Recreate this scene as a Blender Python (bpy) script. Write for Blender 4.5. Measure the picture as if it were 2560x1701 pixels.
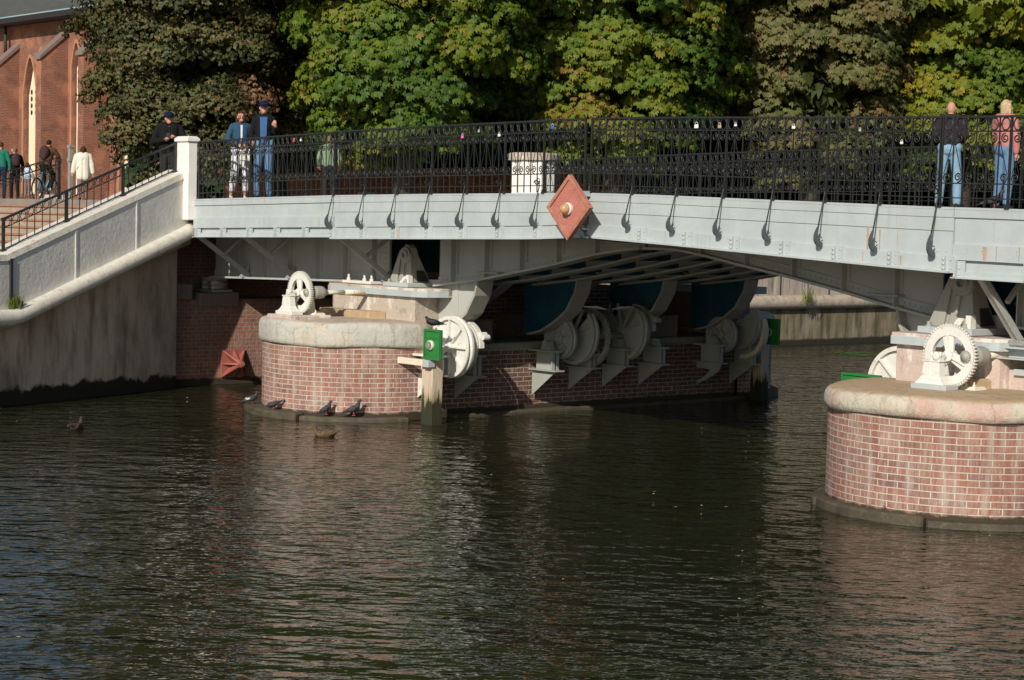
import bpy, math, random
import numpy as np
from mathutils import Vector, Matrix, Euler
random.seed(7); np.random.seed(7)
PI = math.pi
SC = bpy.context.scene
COL = SC.collection
for _o in list(bpy.data.objects): bpy.data.objects.remove(_o)

# ------------------------------------------------------------------ camera
FOC = 4700.0; EYE = 3.25; ROLL = 0.024
YAW = math.atan(FOC/4090); PIT = math.atan((850.5-(560-ROLL*320))/FOC)
c_o = Vector((-math.sin(YAW)*math.cos(PIT), math.cos(YAW)*math.cos(PIT), -math.sin(PIT)))
_r0 = Vector((math.cos(YAW), math.sin(YAW), 0)); _u0 = _r0.cross(c_o); _a = math.atan(ROLL)
c_r = _r0*math.cos(_a)+_u0*math.sin(_a); c_u = _u0*math.cos(_a)-_r0*math.sin(_a)
EYEP = Vector((0, 0, EYE))
cd = bpy.data.cameras.new('camera'); cam = bpy.data.objects.new('camera', cd); COL.objects.link(cam)
cd.sensor_fit = 'HORIZONTAL'; cd.sensor_width = 36; cd.lens = FOC/2560*36; cd.clip_end = 2000; cd.clip_start = .2
M = Matrix.Identity(4)
for i in range(3): M[i][0] = c_r[i]; M[i][1] = c_u[i]; M[i][2] = -c_o[i]
M.translation = EYEP; cam.matrix_world = M
SC.camera = cam
def ray(x, y): return c_o+c_r*((x-1280)/FOC)-c_u*((y-850.5)/FOC)
def onY(x, y, Y): d = ray(x, y); return EYEP+d*(Y/d.y)
def onX(x, y, X): d = ray(x, y); return EYEP+d*(X/d.x)
def onZ(x, y, z): d = ray(x, y); return EYEP+d*((z-EYE)/d.z)
def dep(x, y, Z): return EYEP+ray(x, y)*Z

# ------------------------------------------------------------------ light
sunL = Vector((-.58, 1, -.64)).normalized()      # direction the light travels
elev = math.asin(-sunL.z)
w = bpy.data.worlds.new('World'); SC.world = w; w.use_nodes = True
nt = w.node_tree; bg = nt.nodes['Background']
sky = nt.nodes.new('ShaderNodeTexSky'); sky.sky_type = 'NISHITA'; sky.sun_disc = False
sky.sun_elevation = elev; sky.sun_rotation = math.atan2(-sunL.x, -sunL.y)
sky.air_density = 1.0; sky.dust_density = .6
nt.links.new(sky.outputs[0], bg.inputs[0]); bg.inputs[1].default_value = .075
sd = bpy.data.lights.new('sun', 'SUN'); sd.energy = 4.4; sd.angle = math.radians(.5); sd.color = (1, .93, .82)
so = bpy.data.objects.new('sun', sd); COL.objects.link(so)
so.rotation_euler = sunL.to_track_quat('-Z', 'Y').to_euler()
SC.view_settings.view_transform = 'Standard'; SC.view_settings.look = 'None'
SC.view_settings.exposure = 0; SC.view_settings.gamma = 1

# ------------------------------------------------------------------ materials
MATS = {}
def lin(c):
    return tuple(((v/255)/12.92 if v/255 <= .04045 else ((v/255+.055)/1.055)**2.4) for v in c)+(1,)
def newmat(name):
    m = bpy.data.materials.new(name); m.use_nodes = True
    b = m.node_tree.nodes['Principled BSDF']; MATS[name] = m
    return m, m.node_tree, b
def N(nt, t, **kw):
    n = nt.nodes.new(t)
    for k, v in kw.items(): setattr(n, k, v)
    return n
def coords(nt, kind='Object', scale=(1, 1, 1)):
    tc = N(nt, 'ShaderNodeTexCoord'); mp = N(nt, 'ShaderNodeMapping'); mp.inputs['Scale'].default_value = scale
    nt.links.new(tc.outputs[kind], mp.inputs[0]); return mp.outputs[0]
def noise(nt, vec, scale, detail=5, rough=.6):
    n = N(nt, 'ShaderNodeTexNoise'); n.inputs['Scale'].default_value = scale
    n.inputs['Detail'].default_value = detail; n.inputs['Roughness'].default_value = rough
    nt.links.new(vec, n.inputs['Vector']); return n.outputs[0]
def ramp(nt, fac, stops):
    r = N(nt, 'ShaderNodeValToRGB'); cr = r.color_ramp
    cr.elements[0].position = stops[0][0]; cr.elements[0].color = stops[0][1]
    cr.elements[1].position = stops[-1][0]; cr.elements[1].color = stops[-1][1]
    for p, c in stops[1:-1]:
        e = cr.elements.new(p); e.color = c
    nt.links.new(fac, r.inputs[0]); return r.outputs[0]
def mix(nt, fac, a, b, blend='MIX'):
    m = N(nt, 'ShaderNodeMix', data_type='RGBA', blend_type=blend)
    for s, v in ((m.inputs[0], fac), (m.inputs[6], a), (m.inputs[7], b)):
        if isinstance(v, (int, float)): s.default_value = v
        elif isinstance(v, tuple): s.default_value = v
        else: nt.links.new(v, s)
    return m.outputs[2]
def bump(nt, b, h, dist, strength=1.0):
    n = N(nt, 'ShaderNodeBump'); n.inputs['Distance'].default_value = dist; n.inputs['Strength'].default_value = strength
    nt.links.new(h, n.inputs['Height']); nt.links.new(n.outputs[0], b.inputs['Normal']); return n
G0, G1 = (0, 0, 0, 1), (1, 1, 1, 1)
def simple(name, col, var=.15, rough=.6, scale=6, stretch=(1, 1, 1), bmp=.002, metal=0, dirt=None, dirt_scale=3, dirt_lo=.55, dirt_hi=.7, dirt_stretch=(1, 1, 1), spec=.5):
    """noise-varied colour, optional dirt layer (col), light bump"""
    m, nt, b = newmat(name)
    v = coords(nt, 'Object', stretch); n = noise(nt, v, scale)
    c0 = tuple(x*(1-var) for x in col[:3])+(1,); c1 = tuple(min(1, x*(1+var)) for x in col[:3])+(1,)
    c = ramp(nt, n, [(.3, c0), (.7, c1)])
    if dirt:
        dv = coords(nt, 'Object', dirt_stretch); dn = noise(nt, dv, dirt_scale, 7, .65)
        c = mix(nt, ramp(nt, dn, [(dirt_lo, G0), (dirt_hi, G1)]), c, dirt)
    nt.links.new(c, b.inputs['Base Color']); b.inputs['Roughness'].default_value = rough; b.inputs['Metallic'].default_value = metal
    b.inputs['Specular IOR Level'].default_value = spec
    if bmp: bump(nt, b, noise(nt, v, scale*5, 4), bmp)
    return m
def rgb(r, g, b): return (r, g, b, 1)

# bridge paints
def steel(name, col, rust=True):
    m, nt, b = newmat(name)
    v = coords(nt); n = noise(nt, v, 2.2, 6)
    c = ramp(nt, n, [(.3, tuple(x*.9 for x in col[:3])+(1,)), (.7, tuple(x*1.06 for x in col[:3])+(1,))])
    st = noise(nt, coords(nt, 'Object', (6, 6, .45)), 1.7, 5)
    c = mix(nt, ramp(nt, st, [(.56, G0), (.75, (.35, .35, .35, 1))]), c, tuple(x*.62 for x in col[:3])+(1,))
    if rust:
        s2 = noise(nt, coords(nt, 'Object', (9, 9, .35)), 1.3, 4)
        c = mix(nt, ramp(nt, s2, [(.665, G0), (.73, (.7, .7, .7, 1))]), c, (.45, .31, .17, 1))
        sp = noise(nt, v, 45, 2)
        c = mix(nt, ramp(nt, sp, [(.73, G0), (.76, (.8, .8, .8, 1))]), c, (.2, .12, .08, 1))
    nt.links.new(c, b.inputs['Base Color']); b.inputs['Roughness'].default_value = .5
    bump(nt, b, noise(nt, v, 7, 5), .006, .6)
    return m
steel('grey_paint', (.44, .485, .49))
steel('grey_paint_shade', (.44, .45, .42))  # same grey paint, slightly darker copy for the steel in shade
steel('machine_paint', (.36, .35, .31), False)
steel('sheave_paint', (.36, .375, .345), False)
simple('white_paint', rgb(.72, .70, .64), .06, .45, 5, bmp=.003, dirt=rgb(.45, .36, .24), dirt_scale=9, dirt_lo=.60, dirt_hi=.72)
simple('blue_paint', rgb(.014, .080, .125), .3, .5, 3, dirt=rgb(.05, .06, .06), dirt_scale=4)
simple('iron_black', rgb(.018, .019, .018), .4, .42, 20, bmp=0, dirt=rgb(.10, .05, .03), dirt_scale=14, dirt_lo=.62, dirt_hi=.7)
simple('iron_grey', rgb(.07, .078, .08), .2, .5, 10, bmp=0)
simple('red_paint', rgb(.46, .17, .13), .16, .6, 4, (1, 1, 8), bmp=.003, dirt=rgb(.48, .24, .17), dirt_scale=5)
simple('red_frame', rgb(.42, .16, .105), .2, .6, 6, bmp=.002, dirt=rgb(.42, .22, .12), dirt_scale=7, dirt_lo=.5, dirt_hi=.6)
simple('anchor_red', rgb(.34, .11, .085), .15, .5, 6, bmp=.002)
simple('green_paint', rgb(.022, .19, .04), .18, .5, 5, bmp=.003, dirt=rgb(.25, .10, .03), dirt_scale=10, dirt_lo=.68, dirt_hi=.74)
simple('lamp_rim', rgb(.7, .68, .62), .1, .4, 10, bmp=0)
m, nt, b = newmat('lamp_glass'); b.inputs['Base Color'].default_value = (.45, .48, .36, 1); b.inputs['Roughness'].default_value = .1; b.inputs['Transmission Weight'].default_value = .8
m, nt, b = newmat('lamp_glass_red'); b.inputs['Base Color'].default_value = (.72, .42, .22, 1); b.inputs['Roughness'].default_value = .12; b.inputs['Transmission Weight'].default_value = .3
simple('deck_boards', rgb(.13, .10, .085), .3, .8, 4, (1, 12, 1))
simple('concrete_dark', rgb(.165, .14, .11), .38, .9, 1.6, (1, 1, .35), .02, dirt=rgb(.035, .033, .022), dirt_scale=1.9, dirt_lo=.5, dirt_hi=.68, dirt_stretch=(2.2, 2.2, .35))
simple('quay_stone', rgb(.40, .345, .285), .28, .9, 3, (1, 2.5, .3), .02, dirt=rgb(.09, .08, .05), dirt_scale=2.2, dirt_lo=.54, dirt_hi=.7, dirt_stretch=(1, 3, .4))
simple('parapet_plaster', rgb(.60, .585, .54), .10, .85, 2.5, bmp=.01, dirt=rgb(.2, .18, .14), dirt_scale=9, dirt_lo=.66, dirt_hi=.75)
simple('moulding_stone', rgb(.68, .64, .55), .12, .85, 8, bmp=.01, dirt=rgb(.34, .27, .19), dirt_scale=6, dirt_lo=.58, dirt_hi=.75)
simple('pillar_paint', rgb(.80, .78, .73), .05, .7, 6, bmp=.004, dirt=rgb(.6, .55, .46), dirt_scale=4, dirt_lo=.6, dirt_hi=.8)
def cap_mat(name, pale, tan, pink):
    m, nt, b = newmat(name)
    v = coords(nt); c = ramp(nt, noise(nt, v, 1.6, 6), [(.3, pale), (.5, tuple(x*.95 for x in pale[:3])+(1,)), (.62, pink)])
    ge = N(nt, 'ShaderNodeNewGeometry'); sp = N(nt, 'ShaderNodeSeparateXYZ'); nt.links.new(ge.outputs['Normal'], sp.inputs[0])
    c = mix(nt, ramp(nt, sp.outputs[2], [(.75, G0), (.95, G1)]), c, tan)          # upward faces turn to the tan tone
    c = mix(nt, ramp(nt, noise(nt, v, 5, 7, .7), [(.58, G0), (.72, (.7, .7, .7, 1))]), c, tuple(x*.55 for x in tan[:3])+(1,))
    c = mix(nt, ramp(nt, noise(nt, v, 60, 2), [(.6, G0), (.75, (.6, .6, .6, 1))]), c, (.14, .12, .1, 1))
    c = mix(nt, ramp(nt, noise(nt, coords(nt, 'Object', (5, 5, .6)), 1.4, 6, .7), [(.54, G0), (.66, (.55, .55, .55, 1))]), c, (.30, .24, .15, 1))
    vo = N(nt, 'ShaderNodeTexVoronoi', feature='DISTANCE_TO_EDGE'); vo.inputs['Scale'].default_value = 1.1; wv_ = N(nt, 'ShaderNodeVectorMath', operation='MULTIPLY_ADD'); nz_ = N(nt, 'ShaderNodeTexNoise'); nz_.inputs['Scale'].default_value = 3; nz_.inputs['Detail'].default_value = 6
    nt.links.new(v, nz_.inputs['Vector']); nt.links.new(nz_.outputs[1], wv_.inputs[0]); wv_.inputs[1].default_value = (.5, .5, .5); nt.links.new(v, wv_.inputs[2]); nt.links.new(wv_.outputs[0], vo.inputs['Vector'])
    c = mix(nt, ramp(nt, vo.outputs['Distance'], [(.0, (.4, .4, .4, 1)), (.010, G0)]), c, (.10, .085, .065, 1))
    nt.links.new(c, b.inputs['Base Color']); b.inputs['Roughness'].default_value = .9
    h = noise(nt, v, 9, 8, .7); bump(nt, b, h, .03)
cap_mat('cap_stone', (.52, .51, .45, 1), (.50, .41, .32, 1), (.56, .50, .41, 1))
cap_mat('cap_stone_pink', (.60, .55, .44, 1), (.50, .36, .22, 1), (.56, .38, .31, 1))
def block_mat(name, base, pale, stain):
    m, nt, b = newmat(name)
    v = coords(nt); c = ramp(nt, noise(nt, coords(nt, 'Object', (1, 1, .5)), 2.5, 7, .7), [(.37, stain), (.45, base), (.53, base), (.58, pale)])
    nt.links.new(c, b.inputs['Base Color']); b.inputs['Roughness'].default_value = .9
    bump(nt, b, noise(nt, v, 12, 7, .7), .02)
block_mat('block_stone', (.47, .40, .33, 1), (.66, .62, .55, 1), (.25, .22, .17, 1))
block_mat('block_stone_pink', (.55, .44, .385, 1), (.70, .66, .60, 1), (.34, .28, .23, 1))
simple('granite', rgb(.21, .16, .14), .2, .85, 20, bmp=.006)
simple('granite_grey', rgb(.30, .30, .27), .3, .85, 40, bmp=.006, dirt=rgb(.12, .11, .09), dirt_scale=60, dirt_lo=.55, dirt_hi=.65)
simple('ledge_stone', rgb(.075, .06, .04), .3, .7, 5, bmp=.01, dirt=rgb(.12, .11, .05), dirt_scale=8, dirt_lo=.55, dirt_hi=.7)
simple('step_stone', rgb(.34, .28, .215), .12, .9, 5, bmp=.006, dirt=rgb(.30, .19, .11), dirt_scale=3, dirt_lo=.55, dirt_hi=.7)
simple('step_edge', rgb(.36, .17, .09), .2, .9, 6, bmp=.004)
simple('plaza_paving', rgb(.24, .20, .17), .2, .9, 3)
simple('old_wood', rgb(.48, .37, .27), .25, .85, 5, (6, 6, .5), .006, dirt=rgb(.20, .15, .1), dirt_scale=3, dirt_lo=.6, dirt_hi=.75, dirt_stretch=(5, 5, .4))
simple('cream_wood', rgb(.72, .66, .52), .08, .7, 6, bmp=.004, dirt=rgb(.45, .3, .15), dirt_scale=12, dirt_lo=.64, dirt_hi=.72)
simple('dirty_stone', rgb(.44, .32, .19), .22, .9, 5, (1, 1, .5), .012)
simple('bark', rgb(.06, .048, .035), .4, .9, 8, (1, 1, .3), .02)
simple('church_cream', rgb(.80, .70, .50), .05, .8, 2, bmp=0)
simple('church_glass', rgb(.03, .025, .02), .2, .4, 2, bmp=0)
simple('church_orange', rgb(.42, .20, .12), .14, .9, 1.2, bmp=.01)
simple('roof_slate', rgb(.075, .078, .07), .12, .75, 1.0, (1, 1, 4), .01, dirt=rgb(.12, .125, .115), dirt_scale=2, dirt_lo=.6, dirt_hi=.7)
simple('lead_gap_dark', rgb(.03, .028, .03), .2, .7, 5, bmp=0)  # lead parts and joints, also the painted-in dark of gaps and openings
simple('algae', rgb(.05, .13, .01), .3, .7, 10, bmp=.005)
simple('weed', rgb(.10, .13, .02), .4, .8, 10, bmp=0)

def brick(name, c1, c2, mortar, bw=.26, bh=.077, ms=.015, streak=.5, dark=False, coord='UV', bmpd=.008, wet=None):
    m, nt, b = newmat(name)
    v = coords(nt, coord)
    wob = N(nt, 'ShaderNodeVectorMath', operation='MULTIPLY_ADD')
    nz = N(nt, 'ShaderNodeTexNoise'); nz.inputs['Scale'].default_value = 3.0; nt.links.new(v, nz.inputs['Vector'])
    nt.links.new(nz.outputs[1], wob.inputs[0]); wob.inputs[1].default_value = (.012, .012, 0); nt.links.new(v, wob.inputs[2])
    bt = N(nt, 'ShaderNodeTexBrick'); nt.links.new(wob.outputs[0], bt.inputs['Vector'])
    bt.inputs['Scale'].default_value = 1; bt.inputs['Brick Width'].default_value = bw; bt.inputs['Row Height'].default_value = bh
    bt.inputs['Mortar Size'].default_value = ms*.5; bt.inputs['Mortar Smooth'].default_value = .15; bt.inputs['Bias'].default_value = -.25
    bt.inputs['Color1'].default_value = c1; bt.inputs['Color2'].default_value = c2; bt.inputs['Mortar'].default_value = mortar
    c = bt.outputs[0]
    if streak:
        mp2 = N(nt, 'ShaderNodeMapping'); mp2.inputs['Scale'].default_value = (7, .9, 1); nt.links.new(v, mp2.inputs[0])
        s = noise(nt, mp2.outputs[0], 1.4, 7, .65)
        c = mix(nt, ramp(nt, s, [(.45, G0), (.68, (streak, streak, streak, 1))]), c, (.56, .50, .42, 1))
        mp3 = N(nt, 'ShaderNodeMapping'); mp3.inputs['Scale'].default_value = (30, 4, 1); nt.links.new(v, mp3.inputs[0])
        c = mix(nt, ramp(nt, noise(nt, mp3.outputs[0], 1.5, 4), [(.5, G0), (.72, (.4, .4, .4, 1))]), c, (.6, .55, .5, 1))
    big = noise(nt, v, .8, 5)
    c = mix(nt, ramp(nt, big, [(.42, G0), (.7, (.45, .45, .45, 1))]), c, tuple(x*.5 for x in c1[:3])+(1,))
    if wet:   # damp algae band that the river leaves on the lowest courses
        sx = N(nt, 'ShaderNodeSeparateXYZ'); nt.links.new(v, sx.inputs[0])
        ad = N(nt, 'ShaderNodeMath', operation='MULTIPLY_ADD'); nt.links.new(noise(nt, v, 6, 5), ad.inputs[0]); ad.inputs[1].default_value = -.16; nt.links.new(sx.outputs[1], ad.inputs[2])
        c = mix(nt, ramp(nt, ad.outputs[0], [(wet-.02+.0, G1), (wet+.02, G0)]), c, (.045, .032, .018, 1))
    if name == 'church_brick': c = mix(nt, ramp(nt, noise(nt, v, .45, 6, .65), [(.5, G0), (.56, (.8, .8, .8, 1))]), c, (.40, .18, .105, 1)); c = mix(nt, ramp(nt, noise(nt, v, .7, 5, .6), [(.56, G0), (.66, (.6, .6, .6, 1))]), c, (.12, .06, .05, 1))
    nt.links.new(c, b.inputs['Base Color']); b.inputs['Roughness'].default_value = .85
    inv = N(nt, 'ShaderNodeMath', operation='MULTIPLY_ADD'); nt.links.new(bt.outputs['Fac'], inv.inputs[0]); inv.inputs[1].default_value = -.8
    nt.links.new(noise(nt, v, 25, 5), inv.inputs[2])
    bump(nt, b, inv.outputs[0], bmpd)
    return m
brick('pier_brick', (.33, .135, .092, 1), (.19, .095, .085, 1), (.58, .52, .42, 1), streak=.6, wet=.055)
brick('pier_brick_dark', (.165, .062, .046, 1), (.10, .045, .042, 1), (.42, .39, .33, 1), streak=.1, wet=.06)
brick('abutment_brick', (.31, .115, .07, 1), (.20, .09, .07, 1), (.30, .265, .21, 1), bw=.17, bh=.074, ms=.014, streak=.15, wet=.05, bmpd=.015)
brick('church_brick', (.27, .105, .062, 1), (.18, .072, .05, 1), (.40, .25, .18, 1), bw=.30, bh=.10, ms=.018, streak=0, bmpd=.01)
brick('low_wall_brick', (.46, .17, .08, 1), (.33, .12, .07, 1), (.48, .30, .2, 1), bw=.27, bh=.085, ms=.014, streak=0)

def foliage(name, stops, trans=.35, rough=.55):
    m, nt, b = newmat(name)
    at = N(nt, 'ShaderNodeAttribute'); at.attribute_name = 'tint'
    c = ramp(nt, at.outputs['Fac'], stops)
    nt.links.new(c, b.inputs['Base Color']); b.inputs['Roughness'].default_value = rough; b.inputs['Specular IOR Level'].default_value = .3
    tr = N(nt, 'ShaderNodeBsdfTranslucent'); hs = mix(nt, 1.0, c, (1.0, 1.0, .55, 1), 'MULTIPLY'); nt.links.new(hs, tr.inputs[0])
    ms = N(nt, 'ShaderNodeMixShader'); ms.inputs[0].default_value = trans
    out = nt.nodes['Material Output']
    nt.links.new(b.outputs[0], ms.inputs[1]); nt.links.new(tr.outputs[0], ms.inputs[2]); nt.links.new(ms.outputs[0], out.inputs[0])
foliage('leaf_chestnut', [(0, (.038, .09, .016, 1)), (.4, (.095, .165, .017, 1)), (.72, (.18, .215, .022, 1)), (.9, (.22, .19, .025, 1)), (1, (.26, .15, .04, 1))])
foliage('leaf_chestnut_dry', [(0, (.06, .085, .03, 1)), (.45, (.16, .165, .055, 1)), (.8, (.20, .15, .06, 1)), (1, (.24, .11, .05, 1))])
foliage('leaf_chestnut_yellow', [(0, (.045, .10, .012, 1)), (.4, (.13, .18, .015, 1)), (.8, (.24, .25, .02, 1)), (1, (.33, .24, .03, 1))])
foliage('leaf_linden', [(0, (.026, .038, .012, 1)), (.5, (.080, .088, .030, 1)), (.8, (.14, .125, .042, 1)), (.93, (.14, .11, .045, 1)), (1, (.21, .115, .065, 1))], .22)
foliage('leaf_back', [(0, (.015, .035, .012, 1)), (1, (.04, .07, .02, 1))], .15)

# water
m, nt, b = newmat('river_water')
b.inputs['Base Color'].default_value = (.017, .019, .007, 1); b.inputs['Roughness'].default_value = .015; b.inputs['IOR'].default_value = 1.333
tc = N(nt, 'ShaderNodeTexCoord')
def wnoise(rot, sc, scale, det, rgh=.55):
    mp = N(nt, 'ShaderNodeMapping'); mp.inputs['Rotation'].default_value = (0, 0, rot); m2_ = N(nt, 'ShaderNodeMapping'); m2_.inputs['Scale'].default_value = sc
    nt.links.new(tc.outputs['Object'], mp.inputs[0]); nt.links.new(mp.outputs[0], m2_.inputs[0]); return noise(nt, m2_.outputs[0], scale, det, rgh)
a1 = wnoise(-YAW+.08, (.75, 1.15, 1), 2.9, 2, .5); a2 = wnoise(-YAW-.1, (.8, 1.1, 1), 8.0, 2, .5); a3 = wnoise(-YAW, (.6, 1, 1), .55, 2)
s1 = N(nt, 'ShaderNodeMath', operation='MULTIPLY_ADD'); nt.links.new(a2, s1.inputs[0]); s1.inputs[1].default_value = .22; nt.links.new(a1, s1.inputs[2])
s2 = N(nt, 'ShaderNodeMath', operation='MULTIPLY_ADD'); nt.links.new(a3, s2.inputs[0]); s2.inputs[1].default_value = 1.6; nt.links.new(s1.outputs[0], s2.inputs[2])
bump(nt, b, s2.outputs[0], .054)

# people materials
def cloth(name, col, var=.12, rough=.9, sc=14): return simple(name, rgb(*col), var, rough, sc, bmp=.006, spec=.15)
cloth('skin', (.52, .27, .19), .06, .5, 8)
for n_, c_ in dict(cloth_black=(.011, .011, .012), cloth_charcoal=(.028, .027, .026), cloth_navy=(.018, .035, .075), cloth_denim_jacket=(.03, .075, .13),
                   cloth_white=(.68, .68, .70), cloth_cream=(.74, .70, .60), cloth_jeans=(.12, .22, .36), cloth_jeans_pale=(.20, .33, .44), cloth_green=(.20, .27, .17),
                   cloth_plum=(.032, .026, .034), cloth_pink=(.48, .19, .17), cloth_brown=(.10, .055, .03), cloth_pack=(.055, .03, .035),
                   cloth_taupe=(.22, .15, .14), cloth_teal=(.02, .16, .11), cloth_lightblue=(.45, .55, .66), cloth_red=(.5, .03, .05), cloth_plaid=(.05, .12, .28)).items(): cloth(n_, c_)
cloth('hair_dark', (.02, .014, .01), .3, .6, 30); cloth('hair_brown', (.07, .028, .015), .3, .6, 30); cloth('hair_blond', (.48, .36, .20), .25, .6, 30); cloth('hair_grey', (.18, .12, .085), .3, .6, 30)
cloth('cap_blue', (.007, .012, .035), .1, .8); cloth('shoe_white', (.72, .72, .70), .05, .6); cloth('shoe_dark', (.02, .02, .02), .1, .5)
simple('feather_grey', rgb(.034, .037, .042), .35, .7, 40, bmp=.002, dirt=rgb(.015, .016, .018), dirt_scale=30); simple('feather_black', rgb(.012, .012, .014), .3, .6, 40, bmp=0)
simple('feather_white', rgb(.6, .6, .6), .1, .7, 20, bmp=0); simple('feather_brown', rgb(.15, .085, .04), .5, .8, 50, bmp=.002, dirt=rgb(.035, .022, .014), dirt_scale=55, dirt_lo=.48, dirt_hi=.55)
simple('feather_dark_brown', rgb(.05, .03, .02), .4, .8, 50, bmp=.002)
simple('bird_leg', rgb(.5, .12, .10), .1, .6, 20, bmp=0); simple('bill', rgb(.25, .14, .04), .1, .5, 20, bmp=0)
simple('rubber', rgb(.015, .015, .015), .1, .8, 20, bmp=0); simple('bike_paint', rgb(.05, .35, .55), .1, .4, 20, bmp=0); simple('chrome', rgb(.5, .5, .5), .1, .3, 20, bmp=0, metal=1)
for n_, c_ in dict(lock_pink=(.85, .12, .35), lock_white=(.8, .8, .78), lock_red=(.7, .03, .05), lock_blue=(.03, .12, .6), lock_brass=(.45, .3, .15), lock_steel=(.45, .45, .47)).items(): simple(n_, rgb(*c_), .05, .35, 20, bmp=0)

# ------------------------------------------------------------------ mesh helpers
ORIG = {}
def V(*a): return Vector(a)
class MB:
    def __init__(s): s.v = []; s.f = []; s.uv = []; s.has_uv = False; s.sm = []
    def add(s, vs, fs, uvs=None, smooth=False):
        o = len(s.v); s.v += [tuple(p) for p in vs]
        for i, f in enumerate(fs):
            s.f.append(tuple(o+k for k in f)); s.sm.append(smooth)
            s.uv.append(uvs[i] if uvs else None)
        if uvs: s.has_uv = True
    def box(s, x0, x1, y0, y1, z0, z1):
        s.hexa([(x0, y0, z0), (x1, y0, z0), (x1, y1, z0), (x0, y1, z0), (x0, y0, z1), (x1, y0, z1), (x1, y1, z1), (x0, y1, z1)])
    def hexa(s, p): s.add(p, [(0, 3, 2, 1), (4, 5, 6, 7), (0, 1, 5, 4), (1, 2, 6, 5), (2, 3, 7, 6), (3, 0, 4, 7)])
    def cbox(s, c, sx, sy, sz): s.box(c[0]-sx/2, c[0]+sx/2, c[1]-sy/2, c[1]+sy/2, c[2]-sz/2, c[2]+sz/2)
    def beam(s, p, q, w, h, up=(0, 0, 1)):
        p = Vector(p); q = Vector(q); d = (q-p).normalized(); a = d.cross(Vector(up))
        if a.length < 1e-4: a = d.cross(Vector((1, 0, 0)))
        a.normalize(); b = a.cross(d).normalized(); a *= w/2; b *= h/2
        s.hexa([p-a-b, p+a-b, q+a-b, q-a-b, p-a+b, p+a+b, q+a+b, q-a+b])
    def tube(s, pts, r, n=8, closed=False, caps=True, smooth=True):
        pts = [Vector(p) for p in pts]; m = len(pts); rs = r if isinstance(r, (list, tuple)) else [r]*m
        vs = []; prev = None
        for i, p in enumerate(pts):
            t = (pts[(i+1) % m]-pts[i-1]) if closed or 0 < i < m-1 else (pts[1]-pts[0] if i == 0 else pts[-1]-pts[-2])
            t.normalize()
            if prev is None:
                a = t.cross(V(0, 0, 1))
                if a.length < .1: a = t.cross(V(1, 0, 0))
            else: a = prev-t*prev.dot(t)
            a.normalize(); prev = a; bb = t.cross(a)
            for k in range(n): an = 2*PI*k/n; vs.append(p+(a*math.cos(an)+bb*math.sin(an))*rs[i])
        fs = []; mm = m if closed else m-1
        for i in range(mm):
            j = (i+1) % m
            for k in range(n): fs.append((i*n+k, i*n+(k+1) % n, j*n+(k+1) % n, j*n+k))
        if caps and not closed: fs.append(tuple(range(n))[::-1]); fs.append(tuple((m-1)*n+k for k in range(n)))
        s.add(vs, fs, smooth=smooth)
    def lathe(s, c, axis, prof, n=24, ref=None, smooth=False, a0=0, a1=2*PI):
        """prof: list of (t along axis, radius)"""
        c = Vector(c); ax = Vector(axis).normalized(); a = Vector(ref) if ref else ax.cross(V(0, 0, 1))
        if a.length < .1: a = ax.cross(V(1, 0, 0))
        a.normalize(); b = ax.cross(a); vs = []; full = abs(a1-a0-2*PI) < 1e-6; nn = n if full else n+1
        for t, r in prof:
            for k in range(nn): an = a0+(a1-a0)*k/n; vs.append(c+ax*t+(a*math.cos(an)+b*math.sin(an))*r)
        fs = []
        for i in range(len(prof)-1):
            for k in range(n): k2 = (k+1) % nn if full else k+1; fs.append((i*nn+k, i*nn+k2, (i+1)*nn+k2, (i+1)*nn+k))
        if full and tuple(prof[0]) != tuple(prof[-1]):
            if prof[0][1] > 1e-4: fs.append(tuple(range(nn))[::-1])
            if prof[-1][1] > 1e-4: fs.append(tuple((len(prof)-1)*nn+k for k in range(nn)))
        s.add(vs, fs, smooth=smooth)
    def prism(s, pts, off):
        n = len(pts); pts = [Vector(p) for p in pts]; off = Vector(off)
        s.add(pts+[p+off for p in pts], [tuple(range(n))[::-1], tuple(range(n, 2*n))]+[(i, (i+1) % n, n+(i+1) % n, n+i) for i in range(n)])
    def ell(s, c, r, n=10, m=7, rot=None):
        c = Vector(c); vs = []; R = Euler(rot).to_matrix() if rot else None
        for i in range(m+1):
            th = PI*i/m
            for k in range(n):
                ph = 2*PI*k/n; p = V(r[0]*math.sin(th)*math.cos(ph), r[1]*math.sin(th)*math.sin(ph), r[2]*math.cos(th))
                vs.append(c+(R@p if R else p))
        fs = [(i*n+k, i*n+(k+1) % n, (i+1)*n+(k+1) % n, (i+1)*n+k) for i in range(m) for k in range(n)]
        s.add(vs, fs, smooth=True)
    def cap_(s, p, q, r0, r1, n=10):
        """tapered capsule"""
        p = Vector(p); q = Vector(q); d = (q-p); L = d.length; d.normalize()
        pr = [(-r0*math.cos(a), max(r0*math.sin(a), 1e-4)) for a in (0, PI/6, PI/3)]+[(0, r0), (L, r1)]+[(L+r1*math.sin(a), max(r1*math.cos(a), 1e-4)) for a in (PI/6, PI/3, PI/2)]
        s.lathe(p, d, pr, n, smooth=True)
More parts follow.
